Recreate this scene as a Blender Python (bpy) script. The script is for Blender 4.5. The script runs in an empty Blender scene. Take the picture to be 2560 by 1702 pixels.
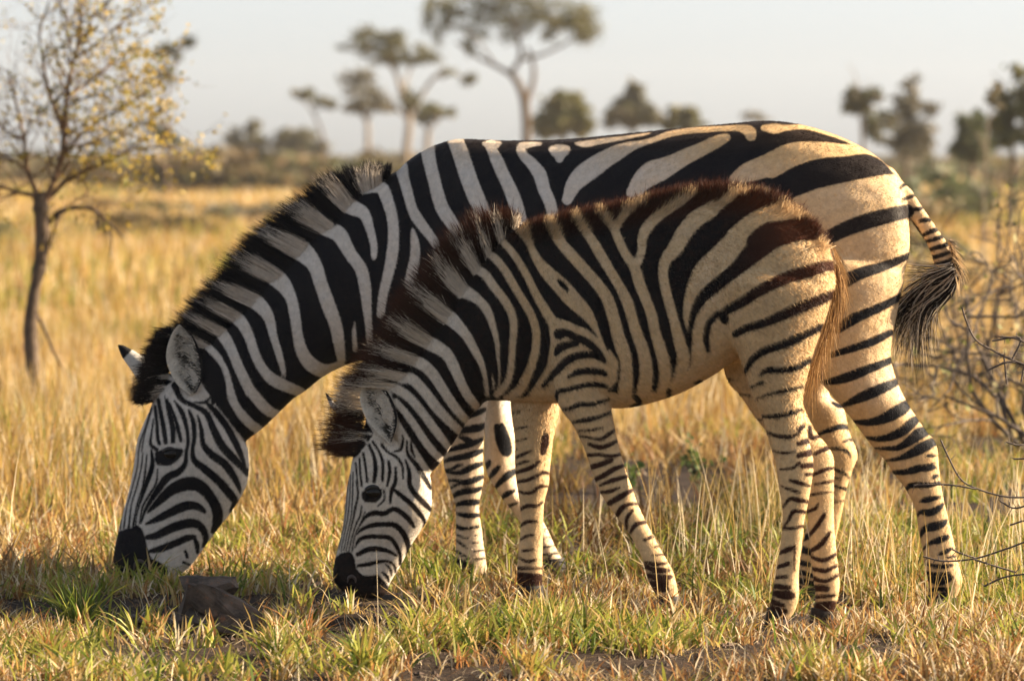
import bpy, bmesh, math, random
import numpy as np
from mathutils import Vector
from mathutils.bvhtree import BVHTree

rng = np.random.default_rng(7)
random.seed(7)
scene = bpy.context.scene
COL = scene.collection

# ---------------------------------------------------------------- camera
LENS, CAM_H, HORIZON = 170.0, 1.25, 390.0
F = 2560 * LENS / 36.0
PITCH = math.atan((851 - HORIZON) / F)
cam_data = bpy.data.cameras.new('camera')
cam_data.lens = LENS
cam_data.sensor_width = 36.0
cam_data.clip_end = 6000
cam_data.dof.use_dof = True
cam_data.dof.focus_distance = 13.0
cam_data.dof.aperture_fstop = 5.0
cam = bpy.data.objects.new('camera', cam_data)
cam.location = (0, 0, CAM_H)
cam.rotation_euler = (math.pi / 2 - PITCH, 0, 0)
COL.objects.link(cam)
scene.camera = cam

# ---------------------------------------------------------------- sky, sun, exposure
SUN_EL, SUN_AZ = math.radians(27.0), math.radians(81.0)   # azimuth from +Y (view direction) towards +X
world = bpy.data.worlds.new('World')
scene.world = world
world.use_nodes = True
wn = world.node_tree.nodes
bg = wn['Background']
sky = wn.new('ShaderNodeTexSky')
sky.sky_type = 'NISHITA'
sky.sun_disc = False
sky.sun_elevation = SUN_EL
sky.sun_rotation = SUN_AZ
sky.altitude = 300
sky.air_density = 1.0
sky.dust_density = 1.1
sky.ozone_density = 2.0
hs = wn.new('ShaderNodeHueSaturation')          # thin high cloud: the blue of the sky is mostly washed out
hs.inputs['Saturation'].default_value = 0.30
world.node_tree.links.new(sky.outputs[0], hs.inputs['Color'])
tint = wn.new('ShaderNodeMix'); tint.data_type = 'RGBA'; tint.blend_type = 'MULTIPLY'   # camera set for warm light: the sky reads neutral
tint.inputs['Factor'].default_value = 1.0
tint.inputs['B'].default_value = (0.95, 0.985, 1.05, 1)
world.node_tree.links.new(hs.outputs[0], tint.inputs['A'])
world.node_tree.links.new(tint.outputs['Result'], bg.inputs[0])
bg.inputs[1].default_value = 0.041
sun_data = bpy.data.lights.new('sun', 'SUN')
sun_data.energy = 5.0
sun_data.angle = math.radians(0.6)
sun_data.color = (1.0, 0.80, 0.56)
sun = bpy.data.objects.new('sun', sun_data)
sd_ = Vector((math.sin(SUN_AZ) * math.cos(SUN_EL), math.cos(SUN_AZ) * math.cos(SUN_EL), math.sin(SUN_EL)))
sun.rotation_euler = sd_.to_track_quat('Z', 'Y').to_euler()
sun.location = (20, 20, 20)
COL.objects.link(sun)
scene.view_settings.view_transform = 'Standard'
scene.view_settings.look = 'None'
scene.view_settings.exposure = 2.2
scene.view_settings.gamma = 1.0
scene.view_settings.use_curve_mapping = False

# ---------------------------------------------------------------- measuring helpers
ST, CT = math.sin(PITCH), math.cos(PITCH)

def P(u, v, d):
    """point seen at picture position (u, v), at distance d from the camera along the ground"""
    u = np.asarray(u, float); v = np.asarray(v, float); d = np.asarray(d, float)
    yc = (851 - v) / F
    k = d / (CT + ST * yc)
    return np.stack([(u - 1280) / F * k, d + 0 * k, CAM_H + k * (-ST + CT * yc)], -1)

def proj(X):
    x, y, z = X[..., 0], X[..., 1], X[..., 2] - CAM_H
    zc = y * CT - z * ST
    yc = y * ST + z * CT
    return 1280 + F * x / zc, 851 - F * yc / zc

def vnoise(x, y, seed=0):
    xi, yi = np.floor(x).astype(int), np.floor(y).astype(int)
    fx, fy = x - xi, y - yi
    fx, fy = fx * fx * (3 - 2 * fx), fy * fy * (3 - 2 * fy)
    def h(a, b):
        n = (a * 374761393 + b * 668265263 + seed * 974711) & 0x7fffffff
        n = ((n ^ (n >> 13)) * 1274126177) & 0x7fffffff
        return ((n ^ (n >> 16)) & 0xffff) / 65535.0
    return ((h(xi, yi) * (1 - fx) + h(xi + 1, yi) * fx) * (1 - fy)
            + (h(xi, yi + 1) * (1 - fx) + h(xi + 1, yi + 1) * fx) * fy)

def fbm(x, y, seed=0, o=3):
    s, a, t = 0, 1.0, 0
    for i in range(o):
        s = s + a * vnoise(x * 2 ** i, y * 2 ** i, seed + i * 17); t += a; a *= .5
    return s / t

def cr(pts, sub=5):
    """Catmull-Rom resampling of an (n, k) array"""
    p = np.asarray(pts, float)
    if len(p) < 3:
        t = np.linspace(0, 1, sub + 1)[:, None]
        return p[0] * (1 - t) + p[-1] * t
    q = np.vstack([2 * p[0] - p[1], p, 2 * p[-1] - p[-2]])
    out = []
    for i in range(1, len(q) - 2):
        for t in np.arange(sub) / sub:
            a, b, c, d = q[i - 1], q[i], q[i + 1], q[i + 2]
            out.append(.5 * (2 * b + (c - a) * t + (2 * a - 5 * b + 4 * c - d) * t * t + (3 * b - a - 3 * c + d) * t ** 3))
    out.append(q[-2])
    return np.array(out)

def np_mesh(name, V, faces, smooth=True):
    """mesh from vertex array and one or more index arrays of equal-sided faces"""
    me = bpy.data.meshes.new(name)
    if not isinstance(faces, (list, tuple)):
        faces = [faces]
    faces = [np.asarray(f, np.int32) for f in faces if len(f)]
    nl = sum(f.size for f in faces); nf = sum(len(f) for f in faces)
    me.vertices.add(len(V)); me.loops.add(nl); me.polygons.add(nf)
    me.vertices.foreach_set('co', np.ascontiguousarray(V, np.float32).ravel())
    me.loops.foreach_set('vertex_index', np.concatenate([f.ravel() for f in faces]))
    sizes = np.concatenate([np.full(len(f), f.shape[1]) for f in faces])
    me.polygons.foreach_set('loop_start', np.concatenate([[0], np.cumsum(sizes)[:-1]]).astype(np.int32))
    me.polygons.foreach_set('use_smooth', np.full(nf, smooth))
    me.update(calc_edges=True)
    return me

def attr(me, name, vals):
    a = me.attributes.new(name, 'FLOAT', 'POINT')
    a.data.foreach_set('value', np.ascontiguousarray(vals, np.float32))

def cattr(me, name, rgb):
    a = me.attributes.new(name, 'FLOAT_COLOR', 'POINT')
    c = np.ones((len(rgb), 4), np.float32); c[:, :3] = rgb
    a.data.foreach_set('color', c.ravel())

def link(name, me, mat=None, parent=None, loc=None):
    o = bpy.data.objects.new(name, me)
    COL.objects.link(o)
    if mat is not None and me is not None:
        me.materials.append(mat)
    if parent is not None:
        o.parent = parent
    if loc is not None:
        o.location = loc
    return o

def tag(o, label=None, cat=None, group=None, kind=None):
    if label: o['label'] = label
    if cat: o['category'] = cat
    if group: o['group'] = group
    if kind: o['kind'] = kind
    return o

def norm(a):
    return a / np.maximum(np.linalg.norm(a, axis=-1, keepdims=True), 1e-9)

def ribbons(pts, width, side):
    """pts (N,K,3), width (N,K), side (N,3) -> V, quads ; strands narrowing to their last point"""
    N, K, _ = pts.shape
    off = side[:, None, :] * width[..., None] * .5
    V = np.stack([pts - off, pts + off], 2).reshape(-1, 3)
    base = (np.arange(N) * 2 * K)[:, None]
    k = np.arange(K - 1)[None, :] * 2
    a = (base + k)
    Q = np.stack([a, a + 1, a + 3, a + 2], -1).reshape(-1, 4)
    return V, Q

class Acc:
    """collects tubes / polygons into one mesh"""
    def __init__(s): s.V, s.Q, s.n = [], [], 0
    def add(s, V, Q):
        s.V.append(V); s.Q.append(np.asarray(Q) + s.n); s.n += len(V)
    def tube(s, pts, rad, sides=6):
        pts = np.asarray(pts, float); rad = np.asarray(rad, float)
        T = norm(np.gradient(pts, axis=0))
        ref = np.array([0.31, 0.9, 0.13])
        A = norm(np.cross(T, ref)); B = np.cross(T, A)
        ang = np.arange(sides) / sides * 2 * math.pi
        V = pts[:, None] + rad[:, None, None] * (A[:, None] * np.cos(ang)[None, :, None] + B[:, None] * np.sin(ang)[None, :, None])
        n = len(pts)
        i = np.arange(n - 1)[:, None] * sides; j = np.arange(sides)[None]; j2 = (j + 1) % sides
        Q = np.stack([i + j, i + j2, i + sides + j2, i + sides + j], -1).reshape(-1, 4)
        s.add(V.reshape(-1, 3), Q)
    def mesh(s, name, smooth=True):
        return np_mesh(name, np.concatenate(s.V), np.concatenate(s.Q), smooth)

# ---------------------------------------------------------------- materials
def mat_new(name):
    m = bpy.data.materials.new(name); m.use_nodes = True
    nt = m.node_tree
    for n in list(nt.nodes):
        if n.type != 'OUTPUT_MATERIAL': nt.nodes.remove(n)
    return m, nt, nt.nodes, nt.links, [n for n in nt.nodes if n.type == 'OUTPUT_MATERIAL'][0]

def rgba(c): return (c[0], c[1], c[2], 1)

def noise_node(nd, lk, vec, scale, detail=3, rough=.6):
    n = nd.new('ShaderNodeTexNoise'); n.inputs['Scale'].default_value = scale
    n.inputs['Detail'].default_value = detail; n.inputs['Roughness'].default_value = rough
    lk.new(vec, n.inputs['Vector']); return n

def mixc(nd, lk, fac, a, b):
    m = nd.new('ShaderNodeMix'); m.data_type = 'RGBA'
    for s, x in ((m.inputs['Factor'], fac), (m.inputs['A'], a), (m.inputs['B'], b)):
        if isinstance(x, (tuple, list)): s.default_value = rgba(x)
        elif isinstance(x, (int, float)): s.default_value = x
        else: lk.new(x, s)
    return m.outputs['Result']

def maprange(nd, lk, val, a, b, c=0., d=1., smooth=False):
    m = nd.new('ShaderNodeMapRange'); m.clamp = True
    if smooth: m.interpolation_type = 'SMOOTHSTEP'
    lk.new(val, m.inputs['Value'])
    for k, x in zip(('From Min', 'From Max', 'To Min', 'To Max'), (a, b, c, d)): m.inputs[k].default_value = x
    return m.outputs['Result']

def math_node(nd, lk, op, a, b):
    m = nd.new('ShaderNodeMath'); m.operation = op
    for s, x in ((m.inputs[0], a), (m.inputs[1], b)):
        if isinstance(x, (int, float)): s.default_value = x
        else: lk.new(x, s)
    return m.outputs[0]

def coat_material(name, white, tan, dark, dark2, soft, hair):
    """striped coat: attribute sd = distance to the stripe edge, tan = warmth of the pale hair, red = brown cast of the dark hair"""
    m, nt, nd, lk, out = mat_new(name)
    co = nd.new('ShaderNodeTexCoord').outputs['Object']
    sdn = nd.new('ShaderNodeAttribute'); sdn.attribute_name = 'sd'
    tn = nd.new('ShaderNodeAttribute'); tn.attribute_name = 'tan'
    rd = nd.new('ShaderNodeAttribute'); rd.attribute_name = 'red'
    n1 = noise_node(nd, lk, co, 260, 2)
    n2 = noise_node(nd, lk, co, 14, 5, .7)
    n3 = noise_node(nd, lk, co, 70, 3)
    wob = math_node(nd, lk, 'MULTIPLY', math_node(nd, lk, 'SUBTRACT', n1.outputs['Fac'], .5), soft * 3.0)
    s = math_node(nd, lk, 'ADD', sdn.outputs['Fac'], wob)
    fac = maprange(nd, lk, s, -soft, soft)
    t2 = math_node(nd, lk, 'ADD', tn.outputs['Fac'], math_node(nd, lk, 'MULTIPLY', math_node(nd, lk, 'SUBTRACT', n2.outputs['Fac'], .5), .5))
    t2 = maprange(nd, lk, t2, 0, 1)
    pale = mixc(nd, lk, t2, white, tan)
    mott = maprange(nd, lk, n3.outputs['Fac'], .3, .75, 1.08, .78)
    va = nd.new('ShaderNodeAttribute'); va.attribute_name = 'vary'
    mott = math_node(nd, lk, 'MULTIPLY', mott, math_node(nd, lk, 'ADD', va.outputs['Fac'], 1.0))
    mm = nd.new('ShaderNodeVectorMath'); mm.operation = 'SCALE'; lk.new(pale, mm.inputs[0]); lk.new(mott, mm.inputs['Scale'])
    dk = mixc(nd, lk, rd.outputs['Fac'], dark, dark2)
    dk = mixc(nd, lk, maprange(nd, lk, n3.outputs['Fac'], .45, .8, 0, .14), dk, tuple(2.2 * x + .004 for x in dark2))
    colr = mixc(nd, lk, fac, dk, mm.outputs[0])
    bs = nd.new('ShaderNodeBsdfPrincipled')
    lk.new(colr, bs.inputs['Base Color'])
    bs.inputs['Roughness'].default_value = .55
    bs.inputs['Specular IOR Level'].default_value = .07
    if hair:
        tr = nd.new('ShaderNodeBsdfTranslucent'); lk.new(colr, tr.inputs['Color'])
        mx = nd.new('ShaderNodeMixShader'); mx.inputs[0].default_value = .25
        lk.new(bs.outputs[0], mx.inputs[1]); lk.new(tr.outputs[0], mx.inputs[2]); lk.new(mx.outputs[0], out.inputs[0])
    else:
        bp = nd.new('ShaderNodeBump'); bp.inputs['Strength'].default_value = .35; bp.inputs['Distance'].default_value = .004
        lk.new(n1.outputs['Fac'], bp.inputs['Height'])
        n5 = noise_node(nd, lk, co, 9, 2)
        b2 = nd.new('ShaderNodeBump'); b2.inputs['Strength'].default_value = .45; b2.inputs['Distance'].default_value = .03
        lk.new(n5.outputs['Fac'], b2.inputs['Height']); lk.new(b2.outputs[0], bp.inputs['Normal'])
        lk.new(bp.outputs[0], bs.inputs['Normal'])
        lk.new(bs.outputs[0], out.inputs[0])
    return m

def simple_material(name, col, rough=.7, spec=.3, var=.25, scale=30, bump=0., transl=0., attr_col=None):
    m, nt, nd, lk, out = mat_new(name)
    co = nd.new('ShaderNodeTexCoord').outputs['Object']
    n = noise_node(nd, lk, co, scale, 4)
    if attr_col:
        a = nd.new('ShaderNodeAttribute'); a.attribute_name = attr_col; c0 = a.outputs['Color']
    else:
        r = nd.new('ShaderNodeRGB'); r.outputs[0].default_value = rgba(col); c0 = r.outputs[0]
    sc = maprange(nd, lk, n.outputs['Fac'], .25, .75, 1 - var, 1 + var)
    mm = nd.new('ShaderNodeVectorMath'); mm.operation = 'SCALE'; lk.new(c0, mm.inputs[0]); lk.new(sc, mm.inputs['Scale'])
    bs = nd.new('ShaderNodeBsdfPrincipled'); lk.new(mm.outputs[0], bs.inputs['Base Color'])
    bs.inputs['Roughness'].default_value = rough; bs.inputs['Specular IOR Level'].default_value = spec
    if bump:
        bp = nd.new('ShaderNodeBump'); bp.inputs['Strength'].default_value = .8; bp.inputs['Distance'].default_value = bump
        lk.new(n.outputs['Fac'], bp.inputs['Height']); lk.new(bp.outputs[0], bs.inputs['Normal'])
    if transl:
        tr = nd.new('ShaderNodeBsdfTranslucent'); lk.new(mm.outputs[0], tr.inputs['Color'])
        mx = nd.new('ShaderNodeMixShader'); mx.inputs[0].default_value = transl
        lk.new(bs.outputs[0], mx.inputs[1]); lk.new(tr.outputs[0], mx.inputs[2]); lk.new(mx.outputs[0], out.inputs[0])
    else:
        lk.new(bs.outputs[0], out.inputs[0])
    return m
# ---------------------------------------------------------------- ground
# where hooves and muzzles meet the soil: (u, v, distance)
CONTACT = np.array([P(u, v, d) for u, v, d in (
    (2352, 1540, 13.60), (2025, 1512, 14.0), (1165, 1467, 14.2), (1385, 1431, 14.4), (340, 1458, 14.35),
    (1942, 1570, 12.88), (2050, 1577, 13.0), (1678, 1545, 13.0), (1325, 1507, 13.3), (880, 1500, 13.4))])

def ground_z(x, y):
    x = np.asarray(x, float); y = np.asarray(y, float)
    b = .05 * (fbm(x * .9, y * .9, 3) - .5) + .25 * (fbm(x * .06 + 9, y * .06, 5) - .5) * np.clip((y - 20) / 30, 0, 1)
    w = np.exp(-((x[..., None] - CONTACT[:, 0]) ** 2 + (y[..., None] - CONTACT[:, 1]) ** 2) / (2 * .28 ** 2))
    ws = w.sum(-1)
    zc = (w * CONTACT[:, 2]).sum(-1) / np.maximum(ws, 1e-6)
    k = np.clip(ws * 1.6, 0, 1)
    return b * (1 - k) + zc * k

def ground_material():
    m, nt, nd, lk, out = mat_new('savanna_ground')
    g = nd.new('ShaderNodeNewGeometry').outputs['Position']
    sep = nd.new('ShaderNodeSeparateXYZ'); lk.new(g, sep.inputs[0])
    n1 = noise_node(nd, lk, g, .35, 5); n2 = noise_node(nd, lk, g, 9, 6, .7); n3 = noise_node(nd, lk, g, 60, 4, .7)
    n4 = noise_node(nd, lk, g, .06, 4)
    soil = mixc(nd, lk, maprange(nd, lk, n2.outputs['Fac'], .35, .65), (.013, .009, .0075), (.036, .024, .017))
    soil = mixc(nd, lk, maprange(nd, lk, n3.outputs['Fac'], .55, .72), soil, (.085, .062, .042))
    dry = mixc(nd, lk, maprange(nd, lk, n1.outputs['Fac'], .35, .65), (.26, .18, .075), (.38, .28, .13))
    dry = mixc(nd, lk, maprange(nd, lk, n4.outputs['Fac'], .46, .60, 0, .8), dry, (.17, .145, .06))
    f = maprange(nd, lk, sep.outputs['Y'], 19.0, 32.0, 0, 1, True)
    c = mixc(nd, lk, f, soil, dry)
    bs = nd.new('ShaderNodeBsdfPrincipled'); lk.new(c, bs.inputs['Base Color'])
    bs.inputs['Roughness'].default_value = .95; bs.inputs['Specular IOR Level'].default_value = .1
    bp = nd.new('ShaderNodeBump'); bp.inputs['Strength'].default_value = 1; bp.inputs['Distance'].default_value = .02
    lk.new(n2.outputs['Fac'], bp.inputs['Height']); lk.new(bp.outputs[0], bs.inputs['Normal'])
    lk.new(bs.outputs[0], out.inputs[0])
    return m

def build_ground():
    ys = np.concatenate([np.linspace(-60, 9, 12), np.arange(9.2, 16, .06), np.geomspace(16, 4000, 90)])
    half = np.concatenate([np.linspace(0, 2.4, 61), np.geomspace(2.5, 3000, 40)])
    xs = np.concatenate([-half[::-1], half[1:]])
    X, Y = np.meshgrid(xs, ys)
    Z = ground_z(X, Y)
    near = (Y > 8) & (Y < 17) & (np.abs(X) < 3)
    Z = Z + near * .018 * (fbm(X * 9, Y * 9, 21, 3) - .5)
    V = np.stack([X, Y, Z], -1).reshape(-1, 3)
    r, c = X.shape
    i = np.arange(r - 1)[:, None] * c + np.arange(c - 1)[None]
    Q = np.stack([i, i + 1, i + c + 1, i + c], -1).reshape(-1, 4)
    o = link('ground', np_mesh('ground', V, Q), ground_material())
    tag(o, 'dark bare soil turning into golden dry savanna', 'ground', kind='structure')
build_ground()
# ---------------------------------------------------------------- zebra measurements
# side-view measuring frames: (origin u, origin v, scale)
FR = {'A1': (200, 780, 2.24), 'A2': (400, 380, 2.6133), 'A3': (850, 300, 3.92), 'A4': (1400, 280, 3.92),
      'A5': (1900, 280, 2.24), 'A6': (1960, 880, 2.306), 'A7': (1080, 960, 3.015),
      'F1': (780, 920, 2.6125), 'F2': (800, 480, 2.6133), 'F3': (1250, 440, 2.6133), 'F4': (1600, 440, 2.6133),
      'F5': (1360, 860, 2.1775), 'F6': (1760, 860, 2.12), 'N': (0, 0, 1.0)}

def cv(fr, pts):
    ox, oy, s = FR[fr]
    p = np.array(pts, float)
    p[:, 0] = ox + p[:, 0] / s; p[:, 1] = oy + p[:, 1] / s
    if p.shape[1] > 2: p[:, 2] /= s
    return p

def st(kind, fr, *flat):
    """one stripe: kind D dark / W pale, then x, y, width triples"""
    flat = np.array(flat, float)
    low = {'A6': 880, 'A7': 1000, 'F5': 1000, 'F6': 1000}.get(fr)
    if low: flat[2::3] *= np.where(flat[1::3] > low, 1.3 if fr == 'A6' else 1.6, 1.32)
    return (kind, 'stroke', cr(cv(fr, flat.reshape(-1, 3)), 4))

def poly(kind, *parts):
    pts = []
    for fr, flat in parts:
        pts.append(cv(fr, np.array(flat, float).reshape(-1, 2)))
    return (kind, 'poly', np.concatenate(pts))

def sd_segments(U, p, q, r0, r1):
    d = q - p; L2 = max((d * d).sum(), 1e-9)
    t = np.clip(((U - p) @ d) / L2, 0, 1)
    return np.hypot(U[:, 0] - p[0] - t * d[0], U[:, 1] - p[1] - t * d[1]) - (r0 + (r1 - r0) * t)

def eval_stripes(U, ops, start):
    D = np.full(len(U), start, float)
    M = 28.0
    for kind, typ, p in ops:
        if typ == 'stroke':
            r = p[:, 2].max() / 2 + M
            box = ((U[:, 0] > p[:, 0].min() - r) & (U[:, 0] < p[:, 0].max() + r)
                   & (U[:, 1] > p[:, 1].min() - r) & (U[:, 1] < p[:, 1].max() + r))
            idx = np.nonzero(box)[0]
            if not len(idx): continue
            u = U[idx]; s = np.full(len(idx), 1e3)
            for i in range(len(p) - 1):
                s = np.minimum(s, sd_segments(u, p[i, :2], p[i + 1, :2], p[i, 2] / 2, p[i + 1, 2] / 2))
        else:
            idx = np.arange(len(U)); s = np.full(len(U), 1e3)
            ins = np.zeros(len(U), bool)
            for i in range(len(p)):
                a, b = p[i], p[(i + 1) % len(p)]
                s = np.minimum(s, sd_segments(U, a, b, 0, 0))
                c = ((a[1] > U[:, 1]) != (b[1] > U[:, 1]))
                with np.errstate(divide='ignore', invalid='ignore'):
                    xx = (b[0] - a[0]) * (U[:, 1] - a[1]) / (b[1] - a[1]) + a[0]
                ins ^= c & (U[:, 0] < xx)
            s = np.where(ins, -s, s)
        s = np.clip(s, -M, M)
        D[idx] = np.minimum(D[idx], s) if kind == 'D' else np.maximum(D[idx], -s)
    return np.clip(D, -25, 25)

D, W = 'D', 'W'
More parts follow.
